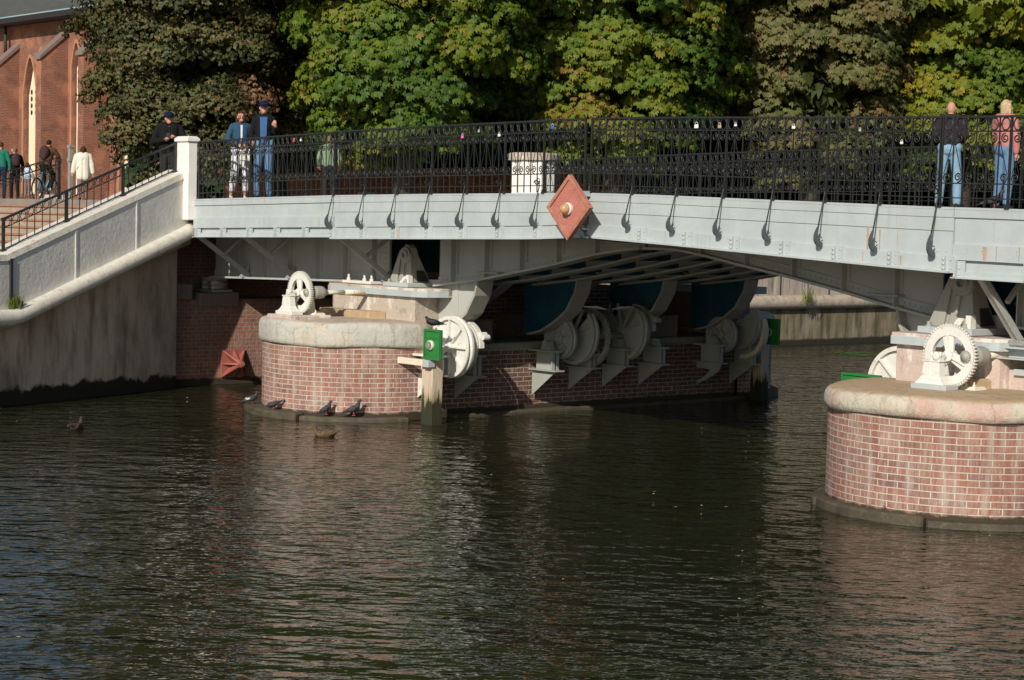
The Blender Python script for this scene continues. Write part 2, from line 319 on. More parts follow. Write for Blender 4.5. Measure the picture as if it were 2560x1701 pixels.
    def wallstrip(s, pts, z0, z1, closed=False, u0=0, ztop=None):
        """vertical wall following a plan polyline, UV in metres"""
        u = u0; n = len(pts)
        for i in range(n if closed else n-1):
            a = pts[i]; b2 = pts[(i+1) % n]; L = math.hypot(b2[0]-a[0], b2[1]-a[1])
            zb = lambda q: z1 if len(q) < 3 else q[2]
            s.add([(a[0], a[1], z0), (b2[0], b2[1], z0), (b2[0], b2[1], zb(b2)), (a[0], a[1], zb(a))], [(0, 1, 2, 3)],
                  [[(u, z0), (u+L, z0), (u+L, zb(b2)), (u, zb(a))]])
            u += L
        return u
    def dome(s, c, nrm, r, n=6):
        s.lathe(c, nrm, [(0, r), (r*.45, r*.75), (r*.7, .001)], n, smooth=True)
    def build(s, name, mat, parent=None, bevel=0, smooth=None, seg=1):
        me = bpy.data.meshes.new(name); off = ORIG.get(parent.name, Vector((0, 0, 0))) if parent else Vector((0, 0, 0))
        me.from_pydata([(p[0]-off.x, p[1]-off.y, p[2]-off.z) for p in s.v], [], s.f)
        if s.has_uv:
            ul = me.uv_layers.new(name='UVMap'); d = []
            for f, uv in zip(s.f, s.uv):
                if uv is None:
                    p = [Vector(s.v[k]) for k in f]; nn = (p[1]-p[0]).cross(p[2]-p[0])
                    if abs(nn.z) > max(abs(nn.x), abs(nn.y)): uv = [(q.x, q.y) for q in p]
                    else: uv = [((q.x if abs(nn.y) > abs(nn.x) else q.y), q.z) for q in p]
                for q in uv: d += [q[0], q[1]]
            ul.data.foreach_set('uv', d)
        sm = s.sm if smooth is None else [smooth]*len(s.f)
        me.polygons.foreach_set('use_smooth', sm)
        me.validate(); me.materials.append(MATS[mat])
        o = bpy.data.objects.new(name, me); COL.objects.link(o)
        if parent: o.parent = parent
        ORIG[o.name] = off.copy()
        if bevel:
            bm = o.modifiers.new('bevel', 'BEVEL'); bm.width = bevel; bm.segments = seg; bm.limit_method = 'ANGLE'; bm.angle_limit = math.radians(40)
        return o
def tag(o, label, cat, group=None):
    o['label'] = label; o['category'] = cat
    if group: o['group'] = group
    return o
def thing(name, label, cat, loc=(0, 0, 0), group=None):
    o = bpy.data.objects.new(name, None); o.empty_display_size = .2; COL.objects.link(o); o.location = loc; ORIG[o.name] = Vector(loc)
    return tag(o, label, cat, group)
def struct(o, kind='structure'): o['kind'] = kind; return o
def kids(o): return [c for c in bpy.data.objects if c.parent == o]
def copy_tree(o, parent=None):
    c = o.copy(); COL.objects.link(c); c.parent = parent
    for k in kids(o): copy_tree(k, c)
    return c
def interp(tab, x):
    if x <= tab[0][0]: return tab[0][1]
    for (a, b), (c, d) in zip(tab, tab[1:]):
        if x <= c: return b+(d-b)*(x-a)/(c-a)
    return tab[-1][1]

# ------------------------------------------------------------------ bridge profile
ZT = [(-29.5, 3.50), (-25.17, 3.595), (-22.63, 3.63), (-19.10, 3.66), (-17.82, 3.64), (-15.84, 3.59), (-13.38, 3.53), (-12.0, 3.51), (-8, 3.42)]
zt = lambda x: interp(ZT, x)
YN, YF = 18.0, 26.6            # near and far edge of the deck
XJ = -19.15                    # joint between the two leaves
ZG = [(-30.7, 2.07), (-25.2, 2.19), (-23.9, 2.19), (-22.77, 2.32), (-21.18, 2.59), (-20.13, 2.80), (-19.4, 2.90), (XJ, 2.92), (-18.5, 2.92), (-18.04, 2.87), (-17.36, 2.76), (-16.29, 2.60), (-15.48, 2.46), (-14.71, 2.31), (-14.0, 2.19), (-13.0, 2.15), (-8, 2.1)]
zg = lambda x: interp(ZG, x)
ZF = [(-25.2, 2.90), (-20.2, 3.01), (-19.1, 3.06), (-17.35, 2.99), (-15.03, 2.88), (-13.3, 2.80), (-13.0, 2.79)]
zf = lambda x: interp(ZF, x)
GY = [19.2, 20.25, 21.35, 22.35, 23.4, 24.45, 25.5]
def frange(a, b, s):
    n = max(1, int(round((b-a)/s))); return [a+(b-a)*i/n for i in range(n+1)]

def strip(mb, xs, y0, y1, zlo, zhi):
    """plate following the arch between y0 (front) and y1"""
    for a, b in zip(xs, xs[1:]):
        mb.hexa([(a, y0, zlo(a)), (b, y0, zlo(b)), (b, y1, zlo(b)), (a, y1, zlo(a)), (a, y0, zhi(a)), (b, y0, zhi(b)), (b, y1, zhi(b)), (a, y1, zhi(a))])

def girder(x0, x1, Y, root, web, flange, face=True, stiff=None):
    xs = frange(x0, x1, .3)
    m = MB(); strip(m, xs, Y, Y+.02, zg, lambda x: zt(x)-.32); m.build('girder_web', web, root)
    m = MB(); strip(m, xs, Y-.14, Y+.16, lambda x: zg(x)-.035, zg)
    strip(m, xs, Y-.02, Y, zg, lambda x: zg(x)+.12)
    xr = x0+.05
    while xr < x1-.03:
        if face: m.dome((xr, Y-.02, zg(xr)+.06), (0, -1, 0), .013)
        m.dome((xr, Y-.09, zg(xr)-.035), (0, 0, -1), .012, 5); xr += .09
    m.build('flange', flange, root)
    if stiff:
        for x in stiff:
            if x0 < x < x1:
                m = MB()
                m.box(x-.008, x+.008, Y-.12, Y, zg(x), zt(x)-.34); m.box(x-.06, x+.06, Y-.016, Y, zg(x)+.12, zt(x)-.34)
                z = zg(x)+.17
                while z < zt(x)-.4: m.dome((x+.035, Y-.016, z), (0, -1, 0), .012); z += .09
                m.build('stiffener', flange, root)

def seam_lines(m, x0, x1, drops, y):
    for dz, h in drops:
        strip(m, frange(x0, x1, .5), y-.006, y, lambda x: zt(x)-dz-h, lambda x: zt(x)-dz)

def leaf(name, label, x0, x1, s, side):
    root = thing(name, label, 'bridge leaf', (x0 if side < 0 else x1, YN, 3.2), 'bascule leaves')
    xs = frange(x0, x1, .42)
    m = MB(); strip(m, xs, YN, YN+.03, zf, zt)
    strip(m, xs, YN-.024, YN, lambda x: zt(x)-.026, lambda x: zt(x)+.002)      # top edge
    m.build('fascia_plate', 'grey_paint', root)
    m = MB(); strip(m, xs, YN-.022, YN, lambda x: zt(x)-.115, lambda x: zt(x)-.028); m.build('edge_band', 'grey_paint', root)
    m = MB(); strip(m, xs, YN-.012, YN, lambda x: zt(x)-.27, lambda x: zt(x)-.115); m.build('upper_band', 'grey_paint', root)
    m = MB(); strip(m, xs, YN-.03, YN, zf, lambda x: zf(x)+.165); strip(m, xs, YN-.1, YN+.02, lambda x: zf(x)-.02, zf); m.build('lower_band', 'grey_paint', root)
    if side < 0: m = MB(); strip(m, xs, YN-.031, YN-.001, lambda x: zf(x)+.166, lambda x: zf(x)+.176); m.build('gap_shadow_strip', 'lead_gap_dark', root)  # dark strip paints in the shadow line above the lower band
    posts = [(x0 if side < 0 else x1)-side*0+(k*s if side < 0 else -k*s) for k in range(7)]
    for i, x in enumerate(posts):
        if side > 0 and i == 0: x = x1-.06
        m = MB(); zb = zf(x); m.box(x-.02, x+.10, YN-.045, YN-.03, zb-.02, zb+.175); m.box(x-.045, x+.0, YN-.075, YN-.03, zb-.02, zb+.175)
        for k in range(3): m.dome((x-.022, YN-.075, zb+.03+k*.055), (0, -1, 0), .022, 8)
        for k in range(2): m.dome((x+.06, YN-.045, zb+.03+k*.1), (0, -1, 0), .015, 8)
        m.build('riveted_plate', 'grey_paint', root)
    # deck, floor beams, girders
    m = MB(); strip(m, frange(x0, x1, .6), YN+.03, YF, lambda x: zt(x)-.30, lambda x: zt(x)-.012); m.build('deck', 'deck_boards', root)
    m = MB(); strip(m, frange(x0, x1, .6), YN+1.0, YF-1, lambda x: zt(x)-.34, lambda x: zt(x)-.301); m.build('soffit', 'blue_paint', root)
    gx0, gx1 = (-23.9, x1) if side < 0 else (x0, -14.0)
    st = [posts[k]+(s*.02) for k in range(7)]
    for j, Y in enumerate(GY):
        girder(gx0, gx1, Y, root, 'grey_paint_shade' if j in (0, 6) else 'blue_paint', 'grey_paint_shade', j == 0, st if j == 0 else None)
    for x in frange(gx0, gx1, .84):
        m = MB()
        for a, b in zip(GY, GY[1:]):
            m.box(x-.01, x+.01, a+.02, b, zg(x)+.02, zt(x)-.34); m.box(x-.05, x+.05, a+.02, b, zg(x)+.0, zg(x)+.02)
        m.build('cross_beam', 'blue_paint', root)
    # rocking quadrants with their tread plates
    tipx = -23.9 if side < 0 else -13.45
    prof = [(1.12, 2.31), (1.06, 2.08), (.86, 1.78), (.60, 1.60), (.25, 1.42), (-.1, 1.34), (-.35, 1.33)]
    for Y in (19.2, 21.35, 23.4, 25.5):
        sg = 1 if side < 0 else -1
        poly = [(tipx+sg*px, Y, pz) for px, pz in prof]+[(tipx-sg*.35, Y, 2.25), (tipx+sg*1.0, Y, 2.3)]
        m = MB(); m.prism(poly, (0, .03, 0))
        q = m.build('quadrant', 'grey_paint_shade' if Y < 20 else 'blue_paint', root)
        m = MB(); ps = [V(tipx+sg*px, Y, pz) for px, pz in prof[:6]]
        for a, b in zip(ps, ps[1:]):
            o = V(sg*.03, 0, -.03)
            m.hexa([a+V(0, -.15, 0), b+V(0, -.15, 0), b+V(0, .18, 0), a+V(0, .18, 0), a+V(0, -.15, 0)+o, b+V(0, -.15, 0)+o, b+V(0, .18, 0)+o, a+V(0, .18, 0)+o])
        a = ps[0]; m.box(min(a.x, a.x+sg*.5), max(a.x, a.x+sg*.5), Y-.15, Y+.18, a.z+.10, a.z+.13)
        m.build('tread_plate', 'machine_paint', q)
        m = MB()
        for t in range(0): m.dome((tipx+sg*(.5-.02*t), Y, 2.2-.09*t), (0, -1, 0), .013); m.dome((tipx+sg*(-.1), Y, 2.2-.09*t), (0, -1, 0), .013)
        m.box(tipx+sg*.46-.05, tipx+sg*.46+.05, Y-.012, Y, 1.5, 2.25)
        m.build('cover_strip', 'grey_paint_shade' if Y < 20 else 'blue_paint', q)
    for Y in (20.7, 22.7, 24.75):
        m = MB(); sg = 1 if side < 0 else -1; ps = [V(tipx+sg*a, Y, b) for a, b in ((.78, 2.39), (.05, 2.27), (-.15, 2.2), (-.4, 2.05), (-.8, 1.84), (-1.1, 1.76))]
        for a, b in zip(ps, ps[1:]):
            o = V(0, 0, -.03); m.hexa([a, b, b+V(0, .22, 0), a+V(0, .22, 0), a+o, b+o, b+V(0, .22, 0)+o, a+V(0, .22, 0)+o])
        for k in range(7): m.dome(ps[0].lerp(ps[1], k/7)+V(0, .06, -.03), (0, 0, -1), .014, 5)
        m.build('guide_strip', 'grey_paint_shade', root)
    return root, posts
SP = .8385
X0L = -25.17; X1R = -13.0
leafL, postsL = leaf('bascule_leaf', 'grey painted drawbridge leaf left of the red diamond board, rising to the joint', X0L, XJ-.03, SP, -1)
leafR, _ = leaf('bascule_leaf', 'grey painted drawbridge leaf right of the red diamond board, falling to the right', XJ+.03, X1R, SP, 1)
postsR = [XJ+.06+k*.838 for k in range(8)]
# extra plate joints on the right leaf: overlapping cover plate at its tail
m = MB(); m.box(-13.34, -13.0, YN-.02, YN-.012, zt(-13.2)-.62, zt(-13.2)-.28); [m.dome((-13.2+.12*i, YN-.02, 3.02+.0*i), (0, -1, 0), .014) for i in range(2)]; m.build('cover_plate', 'grey_paint', leafR)

simple('rust', rgb(.42, .31, .20), .3, .8, 12, (1, 1, .3), bmp=0, dirt=rgb(.55, .45, .32), dirt_scale=10, dirt_stretch=(1, 1, .2))
def stain(root, x, z0, z1, w_, y=YN-.0015):
    m = MB(); rr = random.Random(int(x*100)); n_ = 6; L_ = []; R2 = []
    for i in range(n_+1): t_ = i/n_; ww = w_*(1-.45*t_)*(.8+.4*rr.random()); L_.append((x-ww/2, y, z1+(z0-z1)*t_)); R2.append((x+ww/2, y, z1+(z0-z1)*t_))
    m.prism(L_+R2[::-1], (0, .001, 0)); m.build('rust_stain', 'rust', root)
stain(leafR, -14.24, 2.96, 3.27, .035); stain(leafR, -14.06, 2.98, 3.25, .018); stain(leafR, -13.80, 2.98, 3.25, .014); stain(leafR, -13.72, 2.83, 2.95, .03, YN-.0315); stain(leafR, -14.28, 2.86, 2.98, .02, YN-.0315)
def approach(x0, x1, label, side):
    root = thing('approach_span', label, 'bridge span', ((x0+x1)/2, YN, 3.2), 'approach spans')
    xs = frange(x0, x1, .6); zb = 3.0 if side < 0 else None
    lo = (lambda x: zt(x)-.52) if side < 0 else (lambda x: zt(x)-.60)
    mid = (lambda x: zt(x)-.34) if side < 0 else (lambda x: zt(x)-.42)
    m = MB(); strip(m, xs, YN, YN+.03, lo, zt); strip(m, xs, YN-.024, YN, lambda x: zt(x)-.026, lambda x: zt(x)+.002); m.build('fascia_plate', 'grey_paint', root)
    m = MB(); strip(m, xs, YN-.022, YN, lambda x: zt(x)-.115, lambda x: zt(x)-.028); m.build('edge_band', 'grey_paint', root)
    m = MB(); strip(m, xs, YN-.03, YN, lo, mid)
    for x in frange(x0+.2, x1-.2, .22): m.dome((x, YN-.03, mid(x)-.05), (0, -1, 0), .009, 5); m.dome((x, YN-.03, mid(x)-.085), (0, -1, 0), .009, 5)
    m.build('lower_band', 'grey_paint', root)
    m = MB(); s1 = (lambda x: lo(x)-.155) if side < 0 else (lambda x: lo(x)-.20)
    strip(m, xs, YN+.02, YN+.05, s1, lambda x: lo(x)-.002); strip(m, xs, YN-.06, YN+.05, lambda x: s1(x)-.012, s1); strip(m, xs, YN-.01, YN+.02, s1, lambda x: s1(x)+.07)
    m.build('edge_beam', 'grey_paint', root)
    for x in ([x0+.12+.846*i for i in range(6)] if side < 0 else [x0+.06+.93*i for i in range(6)]):
        if x > x1-.05: continue
        m = MB(); m.box(x-.012, x+.012, YN-.07, YN+.02, s1(x), lo(x)); m.box(x-.0, x+.11, YN-.02, YN-.01, s1(x), lo(x)-.01)
        for k in range(2): m.dome((x+.035, YN-.02, s1(x)+.035+k*.07), (0, -1, 0), .016, 8)
        m.build('stud_plate', 'grey_paint', root)
    m = MB(); strip(m, xs, YN+.03, YF, lambda x: zt(x)-.30, lambda x: zt(x)-.012); m.build('deck', 'deck_boards', root)
    m = MB(); strip(m, xs, YN+1, YF-1, lambda x: zt(x)-.34, lambda x: zt(x)-.301); m.build('soffit', 'blue_paint', root)
    g0, g1 = (-30.7, -25.2) if side < 0 else (-12.9, x1)
    st = [-29.75+.83*i for i in range(6)] if side < 0 else [-12.85+.8*i for i in range(7)]
    for j, Y in enumerate((19.2, 21.35, 23.4, 25.5)):
        girder(g0, g1, Y, root, 'grey_paint_shade' if j in (0, 3) else 'blue_paint', 'grey_paint_shade', j == 0, st if j == 0 else None)
    if side < 0:
        m = MB(); m.box(-25.55, -25.2, 19.16, 19.22, 2.2, 3.2)
        for z in frange(2.3, 3.1, .09): m.dome((-25.45, 19.16, z), (0, -1, 0), .016); m.dome((-25.3, 19.16, z), (0, -1, 0), .016)
        m.build('end_post', 'grey_paint_shade', root)
    for x in ((-29.5, -28.0, -26.55+1.4) if side < 0 else (-12.65, -11.0)):
        ye, ze = (19.14, zg(x)+.02) if side < 0 or x > -11.6 else (19.1, 1.72)
        m = MB(); m.beam((x, YN+.08, s1(x)), (x+.02, ye, ze), .075 if side < 0 else .11, .05); m.beam((x+.04, YN+.08, s1(x)), (x+.06, ye, ze), .012, .09)
        pm = V(x, YN+.08, s1(x)).lerp(V(x, 19.14, zg(x)), .48); m.beam(pm, (x, 19.15, 2.95), .05, .05)
        m.prism([(x, 19.15, zg(x)), (x, 18.95, zg(x)), (x, 19.15, zg(x)+.22)], (.02, 0, 0)); m.build('strut', 'grey_paint_shade', root)
    if side > 0: stain(root, -12.55, 2.93, 3.08, .075, YN-.0315); stain(root, -12.40, 2.93, 3.09, .02, YN-.0315); stain(root, -12.1, 2.93, 3.09, .02, YN-.0315)
    return root
approach(-29.5, X0L-.01, 'short grey bridge span between the white pillar and the left leaf', -1)
approach(X1R+.01, -7.5, 'grey bridge span cut by the right edge of the frame, with rust streaks', 1)

# ------------------------------------------------------------------ railing
def spiral(c, r0, r1, turns, a0, n=15):
    return [(c[0]+(r0+(r1-r0)*i/n)*math.cos(a0+turns*2*PI*i/n), c[1], c[2]+(r0+(r1-r0)*i/n)*math.sin(a0+turns*2*PI*i/n)*1.12) for i in range(n+1)]
def panel_mesh(s, n):
    m = MB(); c = s/n
    m.box(0, s, -.022, .022, 1.005, 1.03); m.box(0, s, -.008, .008, .845, .862); m.box(0, s, -.008, .008, .255, .27); m.box(0, s, -.008, .008, .09, .103)
    for i in range(n):
        cx = c*(i+.5)
        m.tube([(cx+.052*math.cos(a), 0, .934+.070*math.sin(a)) for a in [2*PI*k/14 for k in range(14)]], .0095, 4, closed=True)
        if i: m.box(c*i-.007, c*i+.007, -.006, .006, 0, 1.005); m.box(c*i-.012, c*i+.012, -.01, .01, .92, .945)
        sg = 1 if i % 2 else -1
        m.tube(spiral((cx, 0, .775), .052, .012, 1.6*sg, PI/2), .009, 4); m.tube(spiral((cx, 0, .33), .052, .012, 1.6*sg, -PI/2), .009, 4)
    for i in range(0, n-1, 2):
        cx = c*(i+1); m.beam((cx-.012, 0, .74), (cx-c*.8, 0, .37), .007, .007); m.beam((cx+.012, 0, .74), (cx+c*.8, 0, .37), .007, .007)
    return m
_pm = {}
def railing(name, label, x0, x1, s, Y, grp, zoff=0, n=6, brackets=None, pitch=None):
    k = max(1, int(round((x1-x0)/s))); s = (x1-x0)/k
    root = thing(name, label, 'railing', (x0, Y, zt(x0)+zoff), grp)
    key = (round(s, 3), n)
    if key not in _pm: _pm[key] = panel_mesh(s, n)
    first = None; fp = None
    for i in range(k+1):
        x = x0+s*i; z = zt(x)+zoff
        sl = (zt(min(x+.3, x1))-zt(max(x-.3, x0)))/.6
        ang = -math.atan(sl)
        if fp is None:
            pm_ = MB(); pm_.box(-.013, .013, -.013, .013, 0, 1.045); pm_.box(-.03, .03, -.03, .03, 0, .02); pm_.box(-.022, .022, -.022, .022, .02, .05)
            fp = pm_.build('post', 'iron_black', root); o = fp; ORIG[o.name] = Vector()
            for v_ in o.data.vertices: v_.co += Vector(ORIG[root.name])
        else: o = fp.copy(); COL.objects.link(o)
        o.location = (x-x0, 0, z-zt(x0)-zoff); o.rotation_euler = (0, ang, 0)
        if i < k:
            z2 = zt(x+s)+zoff; a2 = -math.atan((z2-z)/s)
            if first is None:
                first = _pm[key].build('railing_panel', 'iron_black', root)
                for v_ in first.data.vertices: v_.co += Vector(ORIG[root.name])
                p = first
            else: p = first.copy(); COL.objects.link(p)
            p.location = (x-x0, 0, z-zt(x0)-zoff+.012); p.rotation_euler = (0, a2, 0)
    if brackets:
        bm = MB()
        # scroll above the deck edge, rod running down outside the fascia, crescent plate and small foot scroll (all in the y-z plane)
        sp = [(0, -.06-.055*math.cos(a)*r, .19+.055*math.sin(a)*r) for a, r in [(2*PI*k_/14, 1-.045*k_) for k_ in range(16)]]
        bm.tube([(0, .0, .26), (0, -.03, .275)]+sp, .009, 5)
        bm.tube([(0, -.005, .24), (0, -.015, .1), (0, -.035, 0), (0, -.07, -.16), (0, -.112, -.36)], .009, 5)
        rod = bm.build('bracket', 'iron_black', root)
        cm = MB()
        outer = [(-.118, -.35), (-.155, -.41), (-.18, -.47), (-.18, -.54), (-.155, -.595), (-.10, -.63), (-.045, -.64), (-.03, -.60)]
        inner = [(-.05, -.57), (-.08, -.555), (-.11, -.505), (-.122, -.44), (-.115, -.40), (-.106, -.36)]
        pts = outer+inner; cm.prism([(-.012, p_[0], p_[1]) for p_ in pts], (.024, 0, 0))
        cm.tube([(0, -.06+.03*math.cos(a), -.53+.035*math.sin(a)) for a in [PI*.2+2*PI*k_/12 for k_ in range(11)]], .007, 4)
        cr = cm.build('crescent', 'iron_grey', rod)
        for o_ in (rod, cr):
            for v_ in o_.data.vertices: v_.co += Vector(ORIG[root.name])
        ks = 0
        for x in brackets:
            h = zt(x)-zf(x); o = rod if ks == 0 else rod.copy()
            if ks: COL.objects.link(o)
            o.location = (x-x0, 0, zt(x)-zt(x0)); o.scale = (1, 1, (h-.155)/.63*1.0 if h > .3 else 1)
            if ks:
                c2 = cr.copy(); COL.objects.link(c2); c2.parent = o
            ks += 1
    return root
G_ = 'ornate black iron railing sections of the bridge'
railing('iron_railing', 'ornate black iron railing on the near side beside the white pillar', -29.42, X0L-.02, .846, YN+.03, G_)
railing('iron_railing', 'near side black iron railing with scroll brackets, left of the red diamond board', X0L, XJ-.05, SP, YN-.02, G_, brackets=postsL)
railing('iron_railing', 'near side black iron railing with scroll brackets, right of the red diamond board', XJ+.07, X1R-.22, .838, YN-.02, G_, brackets=postsR)
railing('iron_railing', 'near side black iron railing at the right frame edge, before the woman in pink', X1R-.2, -7.7, .88, YN-.02, G_)
railing('iron_railing', 'far side black iron railing behind the man with the green sweater', -29.6, X0L, .846, YF, G_)
railing('iron_railing', 'far side black iron railing seen through the near one beside the white octagonal pillar', X0L+.02, XJ-.05, SP, YF, G_)
railing('iron_railing', 'far side black iron railing the bald man leans towards', XJ+.07, -7.7, .88, YF, G_)
# lovers' padlocks hanging on the near rail
LK = [(735, 351, 'lock_red', .05), (752, 350, 'lock_white', .04), (1156, 341, 'lock_pink', .055), (1197, 328, 'lock_steel', .035), (1248, 337, 'lock_white', .05), (1381, 317, 'lock_blue', .06),
      (1741, 314, 'lock_white', .065), (1799, 315, 'lock_brass', .055), (1839, 312, 'lock_white', .04), (1984, 317, 'lock_white', .05), (2254, 356, 'lock_white', .04), (2150, 325, 'lock_steel', .035)]
LN = ['bright red padlock on the railing right of the couple', 'small white padlock beside the red one on the railing', 'pink padlock on the railing above the white octagonal pillar', 'small steel padlock right of the pink one', 'flat white padlock above the octagonal pillar cap', 'blue padlock hanging in an oval left of the red diamond',
      'large white padlock in an oval right of the red diamond', 'brass coloured padlock next to the large white one', 'small white padlock right of the brass one', 'white padlock in front of the brownish tree', 'tall white padlock left of the bald man', 'small steel padlock hanging between the brownish tree and the bald man']
for (x, y, mt, sz), lb in zip(LK, LN):
    p = onY(x, y, YN-.05); t = thing('padlock', lb, 'padlock', p, 'padlocks on the railing')
    m = MB(); m.cbox(p+V(0, 0, -sz*.2), sz, .02, sz*.8); m.build('lock_body', mt, t, bevel=.006)
    m = MB(); m.tube([p+V(-sz*.3, 0, sz*.2), p+V(-sz*.3, 0, sz*.5), p+V(0, 0, sz*.75), p+V(sz*.3, 0, sz*.5), p+V(sz*.3, 0, sz*.2)], .005, 5); m.build('shackle', 'lock_steel', t)

# ------------------------------------------------------------------ piers
def arc(cx, cy, r, a0, a1, n=18): return [(cx+r*math.cos(a0+(a1-a0)*i/n), cy+r*math.sin(a0+(a1-a0)*i/n)) for i in range(n+1)]
def ring_slab(m, plan, prof):
    """plan outline(scale offsets): list of functions of inset -> closed outline; prof = [(inset, z)]"""
    ls = [plan(i) for i, z in prof]; n = len(ls[0]); vs = []
    for (i, z), l in zip(prof, ls): vs += [(p[0], p[1], z+(0 if len(p) < 3 else p[2])) for p in l]
    fs = [(a*n+k, a*n+(k+1) % n, (a+1)*n+(k+1) % n, (a+1)*n+k) for a in range(len(prof)-1) for k in range(n)]
    fs.append(tuple(range(n))[::-1]); top = [(len(prof)-1)*n+k for k in range(n)]
    m.add(vs, fs, smooth=True); m.add([vs[k] for k in top], [tuple(range(n))])
def pier(cx, cy, label, side, mats, nose='pier_brick', body='pier_brick_dark', dz=0, cz=0, chx=1.5, lnx=.72, tip=.33, lw=1.0):
    """side=+1: channel on the +X side (left pier), -1: channel on the -X side"""
    R = 1.6; yf = 26.7
    root = thing('bridge_pier', label, 'bridge pier', (cx, cy, 0), 'brick piers of the bridge')
    def nosewall(y, dirn):
        m = MB()
        pts = [(cx-R, y+dirn*-.0)]
        if dirn < 0: pl = [(cx-R, y+.35)]+arc(cx, y, R, PI, 2*PI, 28)+[(cx+R, y+.35)]
        else: pl = [(cx+R, y-.35)]+arc(cx, y, R, 0, PI, 28)+[(cx-R, y-.35)]
        m.wallstrip(pl, -.6, 1.2)
        m.build('nose_wall', nose, root)
        # rounded coping
        rr = lambda i: R+.06-i
        def plan(i):
            r = rr(i)
            if dirn < 0: return [(cx-r, y+.28-i*.3)]+arc(cx, y, r, PI, 2*PI, 40)+[(cx+r, y+.28-i*.3)]
            return [(cx+r, y-.28+i*.3)]+arc(cx, y, r, 0, PI, 40)+[(cx-r, y-.28+i*.3)]
        m = MB(); pf = [(.05, 1.17), (.012, 1.185), (0, 1.23), (-.004, 1.32+cz*.5), (.0, 1.46+cz), (.012, 1.51+cz), (.04, 1.548+cz), (.09, 1.572+cz), (.2, 1.582+cz), (.4, 1.587+cz)]
        def plan2(i):
            return [(p[0]+.018*math.sin(p[1]*5+p[0]*3), p[1]+.018*math.sin(p[0]*6), .012*math.sin(p[0]*3+p[1]*2)) for p in plan(i)]
        ring_slab(m, plan2, pf); m.build('coping', mats[0], root)
    nosewall(cy, -1); nosewall(yf, 1)
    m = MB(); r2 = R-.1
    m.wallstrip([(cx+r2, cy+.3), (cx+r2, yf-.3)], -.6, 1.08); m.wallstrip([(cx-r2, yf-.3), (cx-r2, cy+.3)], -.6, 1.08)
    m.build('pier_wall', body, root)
    m = MB(); m.box(cx-r2-.03, cx+r2+.03, cy+.6, yf-.6, 1.081, 1.20); m.build('granite_coping', 'granite_grey', root, bevel=.02)
    # submerged ledge, broken into slabs
    for k, (a0, a1, lz, dr) in enumerate([(PI*1.0, PI*1.28, .09, .30), (PI*1.285, PI*1.62, .11, .27), (PI*1.625, PI*1.95, .07, .22)]):
        m = MB(); o = arc(cx, cy, R+dr*lw, a0, a1, 10); i_ = arc(cx, cy, R-.05, a1, a0, 10)
        m.prism([(p[0], p[1], -.4) for p in o+i_], (0, 0, .4+lz)); m.build('ledge', 'ledge_stone', root, bevel=.025)
    for sx in (-1, 1):
        m = MB(); x = cx+sx*r2; m.box(min(x-.02*sx, x+.2*sx), max(x-.02*sx, x+.2*sx), cy+.75, yf-.2, -.4, .06); m.build('ledge', 'ledge_stone', root, bevel=.025)
    for k, (a0, a1) in enumerate([(.02*PI, PI*.5), (PI*.51, PI*.98)]):
        m = MB(); o = arc(cx, yf, R+.16, a0, a1, 8); i_ = arc(cx, yf, R-.05, a1, a0, 8)
        m.prism([(p[0], p[1], -.4) for p in o+i_], (0, 0, .52)); m.build('ledge', 'ledge_stone', root, bevel=.02)
    # upper block under the bearings, with rounded landward end, and its steel-banded top slab
    ch = cx+side*chx; ln = cx-side*lnx
    y0 = cy; y1 = cy+.62
    def bl(e, ex=0):
        pts = [(ch+side*(e*.1+ex), y0-e), (ln-side*0, y0-e)]+[(ln-side*(.16+e)*math.sin(t), y0+.2-(.2+e)*math.cos(t)) for t in (.5, 1.0, PI/2)]+[(ln-side*(.16+e), y1), (ch+side*(e*.1+ex), y1)]
        return pts
    m = MB(); m.prism([(p[0], p[1], 1.3) for p in bl(0)], (0, 0, .70+dz)); m.build('upper_block', mats[1], root, bevel=.01)
    def blt(e):
        pts = [(ln, y0-e)]+[(ln-side*(.16+e)*math.sin(t), y0+.2-(.2+e)*math.cos(t)) for t in (.4, .8, 1.2, PI/2)]+[(ln-side*(.16+e), y1+.3), (ch+side*.02, y1+.3)]
        pts += [(ch+side*(.02+tip*math.sin(t)), (y0-e+y1+.3)/2+((y1+.3-y0+e)/2)*math.cos(t)) for t in [PI*k/8 for k in range(9)]]
        return pts
    m = MB(); m.prism([(p[0], p[1], 1.985+dz) for p in blt(.09)], (0, 0, .10)); m.build('steel_band', 'grey_paint', root)
    m = MB(); m.prism([(p[0], p[1], 2.0+dz) for p in blt(.075)], (0, 0, .125)); m.build('top_slab', mats[1], root, bevel=.01)
    m = MB(); m.prism([(p[0], p[1], 1.5+cz) for p in [(ch-side*.85, y0-.3), (ln+side*.02-side*.05, y0-.3), (ln-side*.1, y0), (ch-side*.75, y0)]], (0, 0, .21)); m.build('step_slab', 'dirty_stone', root, bevel=.02)
    # granite blocks carrying the rocking tracks
    for Y in (20.05, 22.3, 24.5):
        m = MB(); m.box(cx-1.2, cx+side*1.46 if side > 0 else cx+1.2, Y-.36, Y+.36, 1.2, 1.6) if side > 0 else m.box(cx-1.46, cx+1.2, Y-.36, Y+.36, 1.2, 1.6); m.build('track_block', 'granite', root, bevel=.02)
        m = MB(); xe = cx+side*1.15
        m.prism([(xe+.0, Y-.2, 1.62), (xe+.0, Y+.25, 1.62), (xe, Y+.12, 1.8), (xe, Y-.05, 2.15), (xe, Y-.2, 2.15)], (-side*.6, 0, 0)); m.build('track_pedestal', 'blue_paint', root)
    # inner brick core carrying the girders, and the far upper block
    m = MB(); xa, xb = sorted((cx-side*1.3, cx-side*.3))
